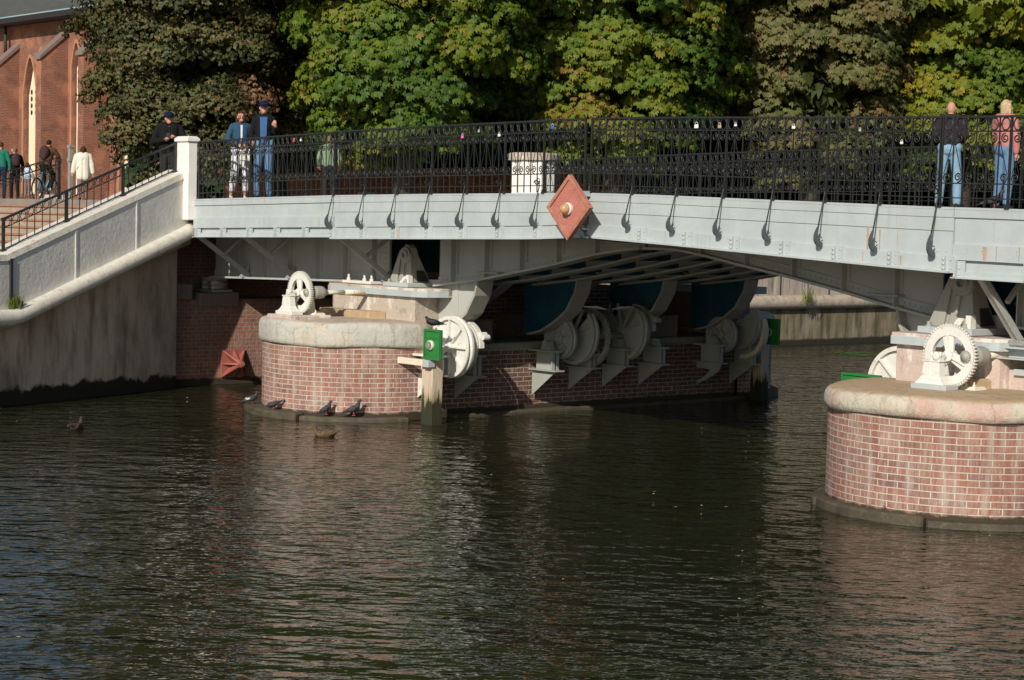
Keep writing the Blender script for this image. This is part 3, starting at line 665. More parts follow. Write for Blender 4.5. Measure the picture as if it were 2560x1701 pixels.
    m.wallstrip([(xa, 20.6), (xb, 20.6), (xb, 25.2), (xa, 25.2)], 1.2, 2.02, closed=True); m.build('core_wall', 'pier_brick_dark', root)
    m = MB(); m.box(xa, xb, 20.6, 25.2, 2.02, 2.06); m.build('core_slab', 'granite', root)
    xa, xb = sorted((ch, ln)); m = MB(); m.box(xa, xb, 26.05, 26.75, 1.3, 1.98); m.build('upper_block', 'granite', root)
    m = MB(); m.box(xa-.15, xb+.32, 25.9, 26.85, 1.985, 2.12); m.build('steel_band', 'grey_paint', root)
    return root
PL = pier(-25.4, 18.7, 'red brick pier with rounded nose and grey stone coping, pigeons on its ledge', 1, ('cap_stone', 'block_stone'))
PR = pier(-13.1, 18.5, 'brick pier with pinkish weathered coping cut by the right edge of the frame', -1, ('cap_stone_pink', 'block_stone_pink'), dz=-.11, cz=-.16, chx=1.04, lnx=.25, tip=.06, lw=.55)
# plinth with steel beam beside the right gear
m = MB(); m.box(-12.9, -11.66, 18.75, 19.6, 1.25, 1.66); m.build('rear_plinth', 'block_stone_pink', PR, bevel=.02)
m = MB(); m.box(-12.86, -12.25, 18.55, 18.9, 1.915, 1.935); m.box(-12.86, -12.25, 18.70, 18.73, 1.805, 1.915); m.box(-12.86, -12.25, 18.55, 18.9, 1.79, 1.805); m.build('steel_joist', 'grey_paint', PR)
m = MB(); m.box(-12.6, -11.66, 18.70, 18.747, 1.60, 1.67); m.build('edge_strip', 'grey_paint', PR)

m = MB(); m.box(-12.85, -12.2, 18.6, 19.3, 1.936, 2.01); m.build('rough_slab', 'granite_grey', PR, bevel=.02)
# bearing trestles
def trestle(x, y, z0, side, label):
    t = thing('bearing_trestle', label, 'bearing', (x, y, z0), 'cast bearing trestles on the piers')
    m = MB(); H = .66; y0 = y-.2; y1 = y+.2
    # A-frame of two cheeks: outline in x-z, dark window plate low down, rib in the middle
    def pr(pts, ya, d): m.prism([(x+side*a, ya, z0+b) for a, b in pts], (0, d, 0))
    body = [(-.40, .07), (-.10, .60), (-.06, .67), (.02, .70), (.10, .67), (.15, .60), (.15, .07)]
    ft = [(-.27, .07), (-.125, .52), (-.10, .62), (-.05, .68), (.0, .70), (.06, .68), (.10, .63), (.10, .52), (.15, .07)]
    bd = [(.10, .07), (.10, .52)]
    n_ = len(ft); bk_ = {0: .42, 8: .42, 1: .18, 7: .18, 2: .14, 6: .14, 3: .13, 5: .13, 4: .13}
    F_ = [V(x+side*a, y0+.04, z0+b) for a, b in ft]; B_ = [V(x+side*a*(1 if b > .1 else .9), y0+.04+bk_[i], z0+b) for i, (a, b) in enumerate(ft)]
    m.add(F_+B_, [tuple(range(n_)), tuple(range(n_, 2*n_))[::-1]]+[(i, n_+i, n_+(i+1) % n_, (i+1) % n_) for i in range(n_)])
    pr([(-.40, .07), (-.13, .60), (-.085, .60), (-.20, .07)], y0, .04)
    pr([(-.15, .07), (-.06, .40), (.0, .40), (-.06, .07)], y0, .04)
    m.build('a_frame', 'machine_paint', t, bevel=.01)
    m = MB(); m.prism([(x+side*.146, y0+.16, z0+.09), (x+side*.146, y0+.40, z0+.09), (x+side*.120, y0+.31, z0+.27), (x+side*.120, y0+.16, z0+.27)], (side*.012, 0, 0)); m.build('window_dark_plate', 'lead_gap_dark', t)  # solid dark plate, paints in the shade of an opening
    m = MB(); m.lathe((x+side*.02, y0+.04, z0+.52), (0, -1, 0), [(0, .13), (.05, .13), (.05, .09), (.08, .085), (.08, .045), (.03, .04)], 24); m.build('pin_boss', 'machine_paint', t)
    m = MB(); m.box(x+min(-.44*side, .22*side), x+max(-.44*side, .22*side), y0-.1, y1+.16, z0, z0+.07); m.build('base_plate', 'grey_paint', t, bevel=.008)
    for dx in (-.34, -.12, .1):
        m = MB(); m.lathe((x+side*dx, y0-.04, z0+.07), (0, 0, 1), [(0, .035), (.015, .035), (.015, .022), (.05, .022)], 6); m.build('anchor_bolt', 'machine_paint', t)
    m = MB(); m.prism([(x-side*.05, y0-.06, z0+.07), (x+side*.03, y0-.06, z0+.07), (x+side*.03, y0+.04, z0+.17), (x-side*.05, y0+.04, z0+.17)], (0, .02, 0)); m.build('rib', 'white_paint', t); m = MB(); m.box(x+side*.13-.03, x+side*.13+.03, y0-.03, y0+.06, z0+.07, z0+.2); m.build('rib', 'white_paint', t)
    return t
trestle(-24.33, 19.0, 2.13, 1, 'triangular cast bearing trestle with round pin on the left pier')
trestle(-13.36, 18.9, 2.02, 1, 'triangular cast bearing trestle with holed round boss on the right pier').scale = (1.18, 1.18, 1.2)
m = MB(); m.box(-26.05, -25.25, 18.8, 19.3, 2.13, 2.18)
t = thing('bearing_plate', 'white bolted bearing plate under the left girder end on the left pier', 'bearing', (-25.6, 19, 2.13))
m.build('plate', 'white_paint', t, bevel=.01)
for x in (-25.95, -25.5, -25.3):
    m = MB(); m.lathe((x, 18.87, 2.18), (0, 0, 1), [(0, .035), (.04, .035), (.04, .02), (.1, .02)], 8); m.build('nut', 'white_paint', t)
# cylinder of the drive behind the trestle
t = thing('drive_cylinder', 'dark horizontal cylinder in the gap between trestle and leaf girder', 'machinery', (-24.1, 19.7, 2.7))
m = MB(); m.lathe((-24.05, 19.6, 2.72), (0, 1, 0), [(0, .16), (.02, .2), (.9, .2)], 20, smooth=True); m.build('barrel', 'grey_paint_shade', t)
m = MB(); m.lathe((-24.05, 19.56, 2.72), (0, 1, 0), [(0, .07), (.06, .07)], 12); [m.dome((-24.05+.13*math.cos(a), 19.61, 2.72+.13*math.sin(a)), (0, -1, 0), .02) for a in frange(0, 2*PI, .8)]; m.build('end_cap', 'machine_paint', t)

# ------------------------------------------------------------------ hand gear machines
def annulus(m, c, r0, r1, y0, y1, n=48, a0=0, a1=2*PI):
    m.lathe((c[0], 0, c[2]), (0, -1, 0), [(-y1, r0), (-y1, r1), (-y0, r1), (-y0, r0), (-y1, r0)] if abs(a1-a0-2*PI) < 1e-6 else [(-y1, r0), (-y1, r1), (-y0, r1), (-y0, r0), (-y1, r0)], n, ref=(1, 0, 0), a0=a0, a1=a1)
def gear_wheel(m, c, R, w, teeth, spokes, rw=.075, a_off=.5, hub=.06):
    x, y, z = c
    vs = [(y-w/2, R-rw), (y-w/2, R), (y+w/2, R), (y+w/2, R-rw), (y-w/2, R-rw)]
    m.lathe((x, 0, z), (0, 1, 0), vs, 60, ref=(1, 0, 0))
    for k in range(teeth):
        a = 2*PI*k/teeth; d = V(math.cos(a), 0, math.sin(a)); t = V(-math.sin(a), 0, math.cos(a)); p = V(x, y, z)+d*(R-.004)
        h = R*2*PI/teeth*.30; o = []
        for yy in (y-w/2, y+w/2):
            for s_, q in ((-1, 0), (1, 0), (.55, .028), (-.55, .028)): o.append(p+t*h*s_+d*q+V(0, yy-y, 0))
        m.hexa([o[0], o[1], o[5], o[4], o[3], o[2], o[6], o[7]])
    for k in range(spokes):
        a = a_off+2*PI*k/spokes; d = V(math.cos(a), 0, math.sin(a))
        t = V(-math.sin(a), 0, math.cos(a)); p = V(x, y, z); q = p+d*(R-rw+.01)
        for hw0, hw1, th in ((.045, .075, w*.5), (.012, .012, w*1.5)):
            m.hexa([p-t*hw0-V(0, th/2, 0), q-t*hw1-V(0, th/2, 0), q+t*hw1-V(0, th/2, 0), p+t*hw0-V(0, th/2, 0), p-t*hw0+V(0, th/2, 0), q-t*hw1+V(0, th/2, 0), q+t*hw1+V(0, th/2, 0), p+t*hw0+V(0, th/2, 0)])
    m.lathe((x, y, z), (0, 1, 0), [(-w*1.1, .02), (-w*1.1, hub), (w*1.1, hub), (w*1.1, .02)], 20)
def hand_gear(cx, cy, z0, side, label, plinth):
    t = thing('gear_machine', label, 'gear machine', (cx, cy, z0), 'white hand gears on the pier noses')
    zc = z0+.365
    m = MB(); gear_wheel(m, (cx+.03, cy, zc), .32, .05, 58, 3, .10, PI*.54, .06); m.build('gear_wheel', 'white_paint', t)
    # stand in front of the wheel
    m = MB(); yy = cy-.16
    def sec(z, hw, y0, y1): return [(cx-.06-hw, y0, z), (cx-.06+hw, y0, z), (cx-.06+hw, y1, z), (cx-.06-hw, y1, z)]
    lv = [sec(z0+.06, .19, yy-.09, yy+.09), sec(z0+.10, .15, yy-.07, yy+.07), sec(z0+.15, .115, yy-.06, yy+.06), sec(z0+.30, .10, yy-.05, yy+.05)]
    for a, b in zip(lv, lv[1:]): m.hexa(a+b)
    m.box(cx-.06-.115, cx-.06+.115, yy-.06, yy+.06, z0+.30, z0+.315)
    m.box(cx-.06-.02, cx-.06-.005, yy-.065, yy-.05, z0+.1, z0+.3)
    m.build('stand', 'white_paint', t, bevel=.004)
    m = MB(); m.box(cx-.06-.22, cx-.06+.24, yy-.11, yy+.12, z0, z0+.06); m.build('foot_plate', plinth, t, bevel=.006)
    m = MB(); m.lathe((cx-.0, yy-.07, zc), (0, 1, 0), [(0, .028), (.01, .045), (.03, .045), (.06, .036), (.25, .036)], 16); m.cbox((cx-.02, yy, zc-.03), .12, .09, .05)
    for dx in (-.06, .05): m.lathe((cx-.01+dx, yy-.03, zc), (0, 0, 1), [(0, .014), (.045, .014)], 6)
    m.build('bearing_cap', 'white_paint', t)
    # rear stand with bolts
    m = MB(); xr = cx+.12; y2 = cy+.2
    m.hexa([(xr-.12, y2-.08, z0), (xr+.16, y2-.08, z0), (xr+.16, y2+.14, z0), (xr-.12, y2+.14, z0), (xr-.12, y2-.06, z0+.035), (xr+.14, y2-.06, z0+.035), (xr+.14, y2+.12, z0+.035), (xr-.12, y2+.12, z0+.035)])
    m.hexa([(xr-.16, y2-.05, z0+.03), (xr-.02, y2-.05, z0+.03), (xr-.02, y2+.06, z0+.03), (xr-.16, y2+.06, z0+.03), (xr-.12, y2-.03, z0+.33), (xr-.05, y2-.03, z0+.33), (xr-.05, y2+.04, z0+.33), (xr-.12, y2+.04, z0+.33)])
    m.build('rear_stand', 'cream_wood', t)
    for dx in (.01, .11):
        m = MB(); m.lathe((xr+dx, y2-.03, z0+.035), (0, 0, 1), [(0, .02), (.02, .02), (.02, .011), (.05, .011)], 6); m.build('bolt', 'cream_wood', t)
    # pinion / bell coupling and shaft running back to the block
    m = MB(); px = cx+.25; pz = zc+.005
    m.lathe((px, cy+.10, pz), (0, 1, 0), [(0, .04), (0, .095), (.03, .105), (.15, .105), (.19, .095), (.22, .055), (.27, .045), (.27, .02)], 28, smooth=False)
    m.build('coupling', 'machine_paint', t)
    m = MB(); m.tube([(px, cy-.06, pz), (px, cy+.12, pz)], .05, 14); 
    for k in range(14): a = 2*PI*k/14; m.cbox((px+.055*math.cos(a), cy, pz+.055*math.sin(a)), .02, .09, .02)
    m.build('pinion', 'machine_paint', t)
    m = MB(); m.tube([(px, cy+.3, pz), (px, cy+.75, pz)], .032, 14); m.tube([(px, cy+.73, pz), (px, cy+(1.25 if side > 0 else 2.6), pz)], .042, 14); m.build('shaft', 'cream_wood', t)
    return t
hand_gear(-25.40, 17.48, 1.64, 1, 'white toothed hand gear with coupling and shaft on the left pier nose', 'white_paint')
hand_gear(-13.02, 18.0, 1.43, -1, 'white toothed hand gear close to the right edge, standing on the right pier nose', 'grey_paint').scale = (1.07, 1.07, 1.07)
m = MB(); m.box(-25.85, -25.05, 17.15, 17.9, 1.55, 1.64); m.build('brick_footing', 'block_stone_pink', PL, bevel=.02)
m = MB(); m.box(-13.36, -12.68, 17.72, 18.1, 1.36, 1.43); m.build('brick_footing', 'grey_paint', PR, bevel=.02)

# ------------------------------------------------------------------ rope sheaves on the channel faces
def disc(m, c, R, w, spokes, cut=None, hubr=.09, a_off=.3):
    x, y, z = c; a0, a1 = cut if cut else (0, 2*PI)
    n = 56 if not cut else 44
    # web plate, twin rims with groove, ribs
    m.lathe((x, 0, z), (0, 1, 0), [(y+.035, hubr*.5), (y+.035, R-.03), (y+.055, R-.03), (y+.055, hubr*.5), (y+.035, hubr*.5)], n, ref=(1, 0, 0), a0=a0, a1=a1)
    m.lathe((x, 0, z), (0, 1, 0), [(y-.02, R-.055), (y-.02, R), (y, R+.006), (y+.015, R), (y+.03, R-.02), (y+.05, R-.02), (y+.065, R), (y+.08, R+.006), (y+w, R), (y+w, R-.055), (y-.02, R-.055)], n, ref=(1, 0, 0), a0=a0, a1=a1)
    for k in range(spokes):
        a = a_off+2*PI*k/spokes
        if cut and not (a0 <= a % (2*PI) <= a1 or a0 <= a % (2*PI)+2*PI <= a1): continue
        d = V(math.cos(a), 0, math.sin(a)); m.beam(V(x, y+.01, z)+d*hubr*.7, V(x, y+.01, z)+d*(R-.05), .022, .055, up=(0, 1, 0))
    m.lathe((x, y, z), (0, 1, 0), [(-.06, .02), (-.06, hubr*.6), (-.02, hubr*.62), (-.015, hubr), (.05, hubr), (.05, .02)], 20)
def sheave(c, R, label, mat='sheave_paint', cut=None, spokes=8, w=.12, brake=False, mirror=1, wallx=-23.8, low=.42, rot=.3):
    x, y, z = c
    t = thing('rope_sheave', label, 'sheave', c, 'rope sheaves along the channel wall')
    m = MB(); disc(m, (x, y, z), R, w, spokes, cut, a_off=rot); m.build('wheel', mat, t)
    if brake:
        m = MB(); m.lathe((x, y+w+.06, z), (0, 1, 0), [(0, R*.3), (0, R*.8), (.10, R*.8), (.10, R*.3)], 44); m.build('drum', mat, t)
        m = MB()
        m.lathe((x, y+w+.17, z), (0, 1, 0), [(0, R*.8), (0, R*.86), (.09, R*.86), (.09, R*.8), (0, R*.8)], 24, ref=(1, 0, 0), a0=-PI*.55, a1=0)
        for q in (.12, .24): m.lathe((x+.3*q*2+R*.62, y+w+.2, z+R*.5-q*.3), (0, 1, 0), [(0, .045), (.12, .045)], 10)
        m.build('brake_band', mat, t)
    return t
def bracket(y, x, zt_, drop, label, reach=.62, wall=-23.82, mat='sheave_paint', post=.3, shape=0):
    """wall bracket carrying a bearing: triangular gusset, shelf plate, web post, top plate"""
    t = thing('wall_bracket', label, 'wall bracket', (wall, y, zt_), 'steel wall brackets under the sheaves')
    sg = 1
    m = MB(); zs = zt_-post
    if shape == 0: m.prism([(wall, y, zs-.02), (wall+reach, y, zs-.02), (wall+reach*.88, y, zs-.06), (wall, y, zs-drop)], (0, .02, 0))
    else: m.prism([(wall, y, zs-.02), (wall+reach, y, zs-.02), (wall+reach*.9, y, zs-.15), (wall+reach*.5, y, zs-.3), (wall, y, zs-drop), (wall+.02, y, zs-drop+.08), (wall+reach*.35, y, zs-.27), (wall+reach*.55, y, zs-.14), (wall, y, zs-.12)], (0, .02, 0))
    m.build('gusset', mat, t)
    m = MB(); m.box(wall, wall+reach+.06, y-.09, y+.12, zs-.02, zs); m.box(wall+.02, wall+reach+.0, y-.12, y+.15, zt_, zt_+.035); m.build('shelf', mat, t)
    m = MB(); m.box(wall+.1, wall+reach-.05, y, y+.02, zs, zt_); m.box(wall+reach-.07, wall+reach-.05, y-.07, y+.09, zs, zt_)
    for k in range(5): m.dome((wall+reach-.15, y, zs+.04+k*.055), (0, -1, 0), .012)
    m.build('web_plate', mat, t)
    m = MB(); px = wall+reach*.6; m.hexa([(px-.13, y-.05, zt_+.035), (px+.13, y-.05, zt_+.035), (px+.13, y+.07, zt_+.035), (px-.13, y+.07, zt_+.035), (px-.05, y-.05, zt_+.15), (px+.05, y-.05, zt_+.15), (px+.05, y+.07, zt_+.15), (px-.05, y+.07, zt_+.15)])
    m.lathe((px, y-.08, zt_+.14), (0, 1, 0), [(0, .03), (0, .055), (.16, .055), (.16, .03)], 14); m.lathe((px-.09, y-.02, zt_+.06), (0, 0, 1), [(0, .022), (.06, .022)], 6)
    m.build('pillow_block', mat, t)
    return t
WX = -23.45
sheave((-23.27, 18.92, 1.21), .495, 'large white painted sheave with brake band right of the left green signal', 'white_paint', brake=True, rot=.0)
bracket(18.72, WX, 1.05, .42, 'white wall bracket in front of the white sheave, beside the green signal', mat='white_paint', post=.28)
bracket(19.5, WX, 1.03, .42, 'grey wall bracket just right of the white sheave')
sheave((WX, 21.45, 1.28), .345, 'smaller grey sheave of the middle pair, left of the flying pigeon', spokes=6)
bracket(21.2, WX, 1.06, .46, 'first grey wall bracket of the middle group, under the smaller sheave')
sheave((WX, 21.78, 1.36), .53, 'large grey sheave of the middle group next to the thin toothed wheel', cut=(-.74, PI+.74), spokes=8)
bracket(22.05, WX, .98, .42, 'grey wall bracket under the large sheave beside the toothed wheel', post=.2)
t = thing('toothed_wheel', 'thin grey toothed wheel between the two large sheaves under the bridge', 'gear wheel', (WX, 22.15, 1.24))
m = MB(); gear_wheel(m, (WX-.05, 22.22, 1.28), .48, .07, 56, 5, .06, .3, .05); m.build('gear_wheel', 'machine_paint', t)
t = thing('drive_shaft', 'thick grey shaft from the toothed wheel to the next sheave', 'shaft', (WX, 22.6, 1.3))
m = MB(); m.tube([(WX, 22.0, 1.3), (WX, 23.1, 1.3)], .06, 14); m.build('shaft', 'machine_paint', t)
m = MB(); m.lathe((WX, 22.95, 1.3), (0, 1, 0), [(0, .06), (0, .1), (.12, .1), (.12, .06)], 16); m.build('collar', 'machine_paint', t)
sheave((WX, 22.95, 1.39), .53, 'large grey sheave right of the flying pigeon', brake=True, cut=(-.74, PI+.74), spokes=8)
bracket(22.85, WX, 1.05, .42, 'stepped grey wall bracket left under the second large grey sheave', post=.26)
bracket(23.75, WX, 1.05, .42, 'grey wall bracket right under the second large grey sheave', post=.26)
sheave((WX, 25.45, 1.25), .335, 'small grey sheave near the far end of the left pier wall', spokes=6)
bracket(25.25, WX, 1.06, .44, 'curved grey wall bracket near the far end of the pier wall', shape=1)
t = sheave((WX, 25.9, 1.47), .50, 'large dark grey sheave with tan rim near the far end of the left pier', cut=(-.6, PI+.6), spokes=8)
m = MB(); m.lathe((WX, 26.08, 1.32), (0, 1, 0), [(0, .44), (0, .52), (.12, .52), (.12, .44)], 40, ref=(1, 0, 0), a0=-.5, a1=1.7); m.build('rim_cover', 'cream_wood', t)
bracket(26.15, WX, 1.02, .42, 'last grey wall bracket before the far timber post', post=.3)
# right pier sheave, seen past the block
t = sheave((-14.80, 19.45, 1.27), .50, 'white painted sheave half hidden behind the right pier block', 'white_paint', rot=.8)
m = MB(); m.tube([(-15.1, 19.35, 1.12), (-14.5, 19.3, 1.45)], .012, 6); m.build('lever', 'machine_paint', t)

# ------------------------------------------------------------------ timber posts and signal boards
def post(x0, x1, y0, y1, zt_, label):
    t = thing('timber_post', label, 'post', ((x0+x1)/2, (y0+y1)/2, 0), 'timber posts at the pier')
    m = MB(); xs = frange(x0, x1, .04)
    m.box(x0, x1, y0, y1, -.5, zt_); o = m.build('post_body', 'old_wood_wet', t, bevel=.012)
    return t
m, nt, b = newmat('old_wood_wet')
v = coords(nt, 'Object', (9, 9, .8)); c = ramp(nt, noise(nt, v, 3, 6), [(.3, (.42, .33, .24, 1)), (.5, (.58, .47, .35, 1)), (.7, (.66, .56, .43, 1))])
gz = coords(nt, 'Object'); sx = N(nt, 'ShaderNodeSeparateXYZ'); nt.links.new(gz, sx.inputs[0])
ad = N(nt, 'ShaderNodeMath', operation='MULTIPLY_ADD'); nt.links.new(noise(nt, coords(nt, 'Object', (8, 8, 1)), 2, 4), ad.inputs[0]); ad.inputs[1].default_value = -.7; nt.links.new(sx.outputs[2], ad.inputs[2])
c = mix(nt, ramp(nt, ad.outputs[0], [(-.1, G1), (.2, G0)]), c, (.15, .13, .03, 1))
c = mix(nt, ramp(nt, ad.outputs[0], [(-.0, G1), (.05, G0)]), c, (.03, .03, .012, 1))
nt.links.new(c, b.inputs['Base Color']); b.inputs['Roughness'].default_value = .85; bump(nt, b, noise(nt, v, 6, 6), .012)
PX, PY = -23.17, 18.42
# Object coordinates start at water level because the post object sits at z = 0
post(PX-.16, PX+.11, PY, PY+.22, 1.03, 'weathered timber post with green algae foot in front of the left pier')
t = thing('white_beam', 'short white painted beam bolted across the timber post', 'beam', (PX-.25, PY-.06, .98))
m = MB(); m.box(PX-.72, PX-.01, PY-.09, PY-.002, .93, 1.03); m.build('beam_body', 'cream_wood', t, bevel=.006)
m = MB(); m.box(PX-.007, PX+.14, PY-.11, PY+.03, .92, 1.035); m.build('end_block', 'grey_paint', t, bevel=.004)
def signal(cx, y, z0, z1, hw, label, face=-1, mat='green_paint'):
    t = thing('signal_board', label, 'signal board', (cx, y, z0), 'green navigation signal boards')
    m = MB(); m.box(cx-hw, cx+hw, y, y+.05, z0, z1); m.build('board', mat, t, bevel=.004)
    m = MB(); yy = y-.022 if face < 0 else y+.05
    m.box(cx-hw, cx-hw+.025, yy, yy+.02, z0, z1); m.box(cx+hw-.025, cx+hw, yy, yy+.02, z0, z1); m.box(cx-hw+.026, cx+hw-.026, yy, yy+.02, z1-.03, z1); m.box(cx-hw+.026, cx+hw-.026, yy, yy+.02, z0, z0+.04)
    m.box(cx-hw+.026, cx+hw-.026, yy+.01, yy+.0185, z0+.34, z0+.344)
    m.build('frame', mat, t, bevel=.003)
    if face < 0:
        lx = cx-.03; lz = (z0+z1)/2-.01
        m = MB(); m.lathe((lx, y, lz), (0, -1, 0), [(0, .078), (.03, .08), (.045, .072), (.045, .05)], 24); m.build('lamp_rim', 'lamp_rim', t)
        m = MB(); m.lathe((lx, y-.035, lz), (0, -1, 0), [(0, .062), (.02, .062), (.042, .052), (.056, .032), (.062, .001)], 24, smooth=True); m.build('lamp_glass', 'lamp_glass', t)
    else:
        m = MB(); m.cbox((cx, y+.07, (z0+z1)/2), .05, .05, .06); m.build('junction_box', 'grey_paint', t)
    return t
signal(-23.0, 18.36, 1.04, 1.52, .20, 'bright green board with a round glass lamp in front of the white sheave')
t = signal(-23.02, 26.35, 1.08, 1.56, .2, 'dark green signal board at the far end of the left pier, seen from behind')
post(-23.62, -23.35, 26.5, 26.72, 1.1, 'timber post in shade at the far end of the left pier')
gp = onY(2152, 945, 18.9)
t = signal(gp.x, 18.9, gp.z-.45, gp.z+.05, .30, 'green signal board peeping over the left edge of the right pier coping')
m = MB(); m.tube([gp+V(-.03, .02, .03), gp+V(-.02, .02, .1), gp+V(.04, .02, .1), gp+V(.05, .02, .03)], .004, 4); m.build('wire_loop', 'iron_grey', t)

# red diamond board
dc = V(-19.10, 17.60, 3.45); R_ = .455
t = thing('diamond_board', 'red diamond shaped board with a round lamp hung before the leaf joint', 'signal board', dc)
m = MB(); q = [dc+V(0, 0, R_), dc+V(R_*.97, 0, 0), dc+V(0, 0, -R_), dc+V(-R_*.97, 0, 0)]; m.prism(q, (0, .05, 0)); m.build('board', 'red_paint', t)
m = MB(); inn = [dc+(p-dc)*.84 for p in q]
for i in range(4):
    a, b_, c_, d_ = q[i], q[(i+1) % 4], inn[(i+1) % 4], inn[i]; o = V(0, -.025, 0); m.hexa([a, b_, c_, d_, a+o, b_+o, c_+o, d_+o])
m.build('frame', 'red_frame', t, bevel=.004)
m = MB()
for k in range(1, 6):
    # planks run parallel to the upper left edge: fine grooves as thin battens
    f = k/6; a = inn[0].lerp(inn[1], f); b_ = inn[3].lerp(inn[2], f); 
    if k in (2, 4): m.beam(a+V(0, -.002, 0), b_+V(0, -.002, 0), .006, .004, up=(0, 1, 0))
m.build('plank_joint', 'red_frame', t)
m = MB(); m.lathe(dc+V(0, 0, -.02), (0, -1, 0), [(0, .085), (.035, .088), (.05, .078), (.05, .05)], 24); m.build('lamp_rim', 'lamp_rim', t)
m = MB(); m.lathe(dc+V(0, -.04, -.02), (0, -1, 0), [(0, .072), (.04, .072), (.075, .06), (.1, .035), (.108, .001)], 24, smooth=True); m.build('lamp_glass', 'lamp_glass_red', t)
m = MB(); m.box(dc.x-.04, dc.x+.04, dc.y+.05, YN, dc.z+.16, dc.z+.235); m.build('arm', 'grey_paint', t)
m = MB(); m.box(dc.x-.04, dc.x+.04, dc.y+.05, YN, dc.z-.3, dc.z-.28); m.build('arm', 'grey_paint', t)
m = MB(); m.tube([dc+V(.05, .06, -.2), dc+V(.15, .3, -.42), dc+V(.5, .6, -.46), dc+V(1.1, .7, -.40)], .009, 5); m.build('cable', 'iron_black', t)

# ------------------------------------------------------------------ left bank: abutment, wing wall, pillar
ab = thing('abutment_wall', 'shaded red brick abutment wall under the left end of the bridge', 'wall', (-30.6, 18, 0))
m = MB(); m.wallstrip([(-30.6, 17.8), (-30.6, 28.5)], -.6, 1.62); m.build('lower_wall', 'abutment_brick', ab)
m = MB(); m.wallstrip([(-31.4, 17.8), (-31.4, 28.5)], 1.6, 3.5); m.build('upper_wall', 'abutment_brick', ab)
m = MB(); m.box(-31.4, -30.6, 17.8, 28.5, 1.615, 1.63); m.build('bench', 'granite', ab)
m = MB(); m.box(-32.2, -29.52, 18.06, 26.6, 3.2, 3.47); m.build('landing', 'plaza_paving', ab)
m = MB(); m.box(-31.0, -30.53, 18.0, 18.62, 1.62, 1.93); m.build('coping_stone', 'granite', ab, bevel=.03)
m = MB(); m.box(-31.3, -30.50, 18.75, 19.62, 1.48, 1.76); m.build('bearing_stone', 'granite', ab, bevel=.03)
t = thing('roller_bearing', 'grey roller bearing on a stone ledge of the abutment', 'bearing', (-31.3, 19.9, 1.72))
m = MB(); m.box(-31.45, -30.95, 19.05, 19.5, 1.725, 1.77); m.build('base_plate', 'machine_paint', t, bevel=.01)
for z in (1.81, 1.90):
    m = MB(); m.tube([(-31.35, 19.08, z), (-31.35, 19.42, z)], .04, 14); m.tube([(-31.05, 19.08, z), (-31.05, 19.42, z)], .045, 14); m.build('roller', 'machine_paint', t)
m = MB(); m.box(-31.4, -31.0, 19.1, 19.4, 1.85, 1.87); m.box(-31.4, -31.0, 19.1, 19.4, 1.94, 2.0); m.build('saddle', 'machine_paint', t)
for o in [t]+kids(t): pass
t.location = (-31.3+.42, 19.9-.02, 1.76)
sc_ = V(-30.6, 19.54, .40)
t = thing('anchor_plate', 'red star ribbed anchor plate on the abutment wall just above the water', 'anchor plate', sc_)
m = MB(); m.box(-30.599, -30.56, sc_.y-.26, sc_.y+.26, sc_.z-.26, sc_.z+.26); m.build('plate', 'anchor_red', t)
m = MB(); hub = sc_+V(.32, 0, 0)
for k in range(8):
    a = PI/4*k; rr = .34 if k % 2 else .25; e = sc_+V(.04, rr*math.cos(a), rr*math.sin(a)); s_ = V(0, -math.sin(a), math.cos(a))
    b0 = sc_+V(.04, 0, 0); m.hexa([b0-s_*.014, e-s_*.012, e+s_*.012, b0+s_*.014, hub-s_*.022, e-s_*.008+V(.02, 0, 0), e+s_*.008+V(.02, 0, 0), hub+s_*.022])
m.build('rib', 'anchor_red', t)
m = MB(); m.lathe(sc_+V(.28, 0, 0), (1, 0, 0), [(0, .07), (.07, .07), (.07, .05), (.10, .05), (.10, .03), (.13, .025)], 6); m.build('nut', 'anchor_red', t)

WA = V(-29.75, 18.0, 0); WD = V(.37, -1, 0).normalized(); WN = V(1, .37, 0).normalized()
def wp(s, z, n=0): p = WA+WD*s+WN*n; return V(p.x, p.y, z)
LW = 24.0
ctop = lambda s: 4.03-.329*s if s < 4.62 else 2.51
crol = lambda s: 2.93-.318*s if s < 4.45 else 1.515
wing = thing('wing_wall', 'concrete wing wall with sloping plastered parapet and rounded moulding', 'wall', WA)
ss = [0, 4.45, 4.62, 4.7, LW]
m = MB()
for a, b_ in zip([-.3]+ss[1:], ss[1:]): m.hexa([wp(a, -.6, -1.2), wp(b_, -.6, -1.2), wp(b_, -.6, -.47), wp(a, -.6, -.47), wp(a, crol(max(a, 0))-.02, -1.2), wp(b_, crol(b_)-.02, -1.2), wp(b_, crol(b_)-.02, -.47), wp(a, crol(max(a, 0))-.02, -.47)])
m.box(-32.3, -30.33, 17.75, 17.98, -.6, 3.45); _mb = m  # return wall, block raised to keep sun off the upper abutment
m2, nt, b = newmat('concrete_wall')
v = coords(nt, 'Object', (1, 1, .4)); c = ramp(nt, noise(nt, v, 1.5, 7, .65), [(.3, (.27, .205, .145, 1)), (.5, (.52, .42, .32, 1)), (.7, (.62, .53, .42, 1))])
c = mix(nt, ramp(nt, noise(nt, coords(nt, 'Object', (1.6, 1.6, .35)), 1.7, 7, .65), [(.5, G0), (.66, (.7, .7, .7, 1))]), c, (.15, .115, .075, 1))
c = mix(nt, ramp(nt, noise(nt, coords(nt, 'Object', (2, 2, .6)), 3.1, 5), [(.6, G0), (.7, (.7, .7, .7, 1))]), c, (.45, .39, .30, 1))
gz = coords(nt, 'Object'); sx = N(nt, 'ShaderNodeSeparateXYZ'); nt.links.new(gz, sx.inputs[0])
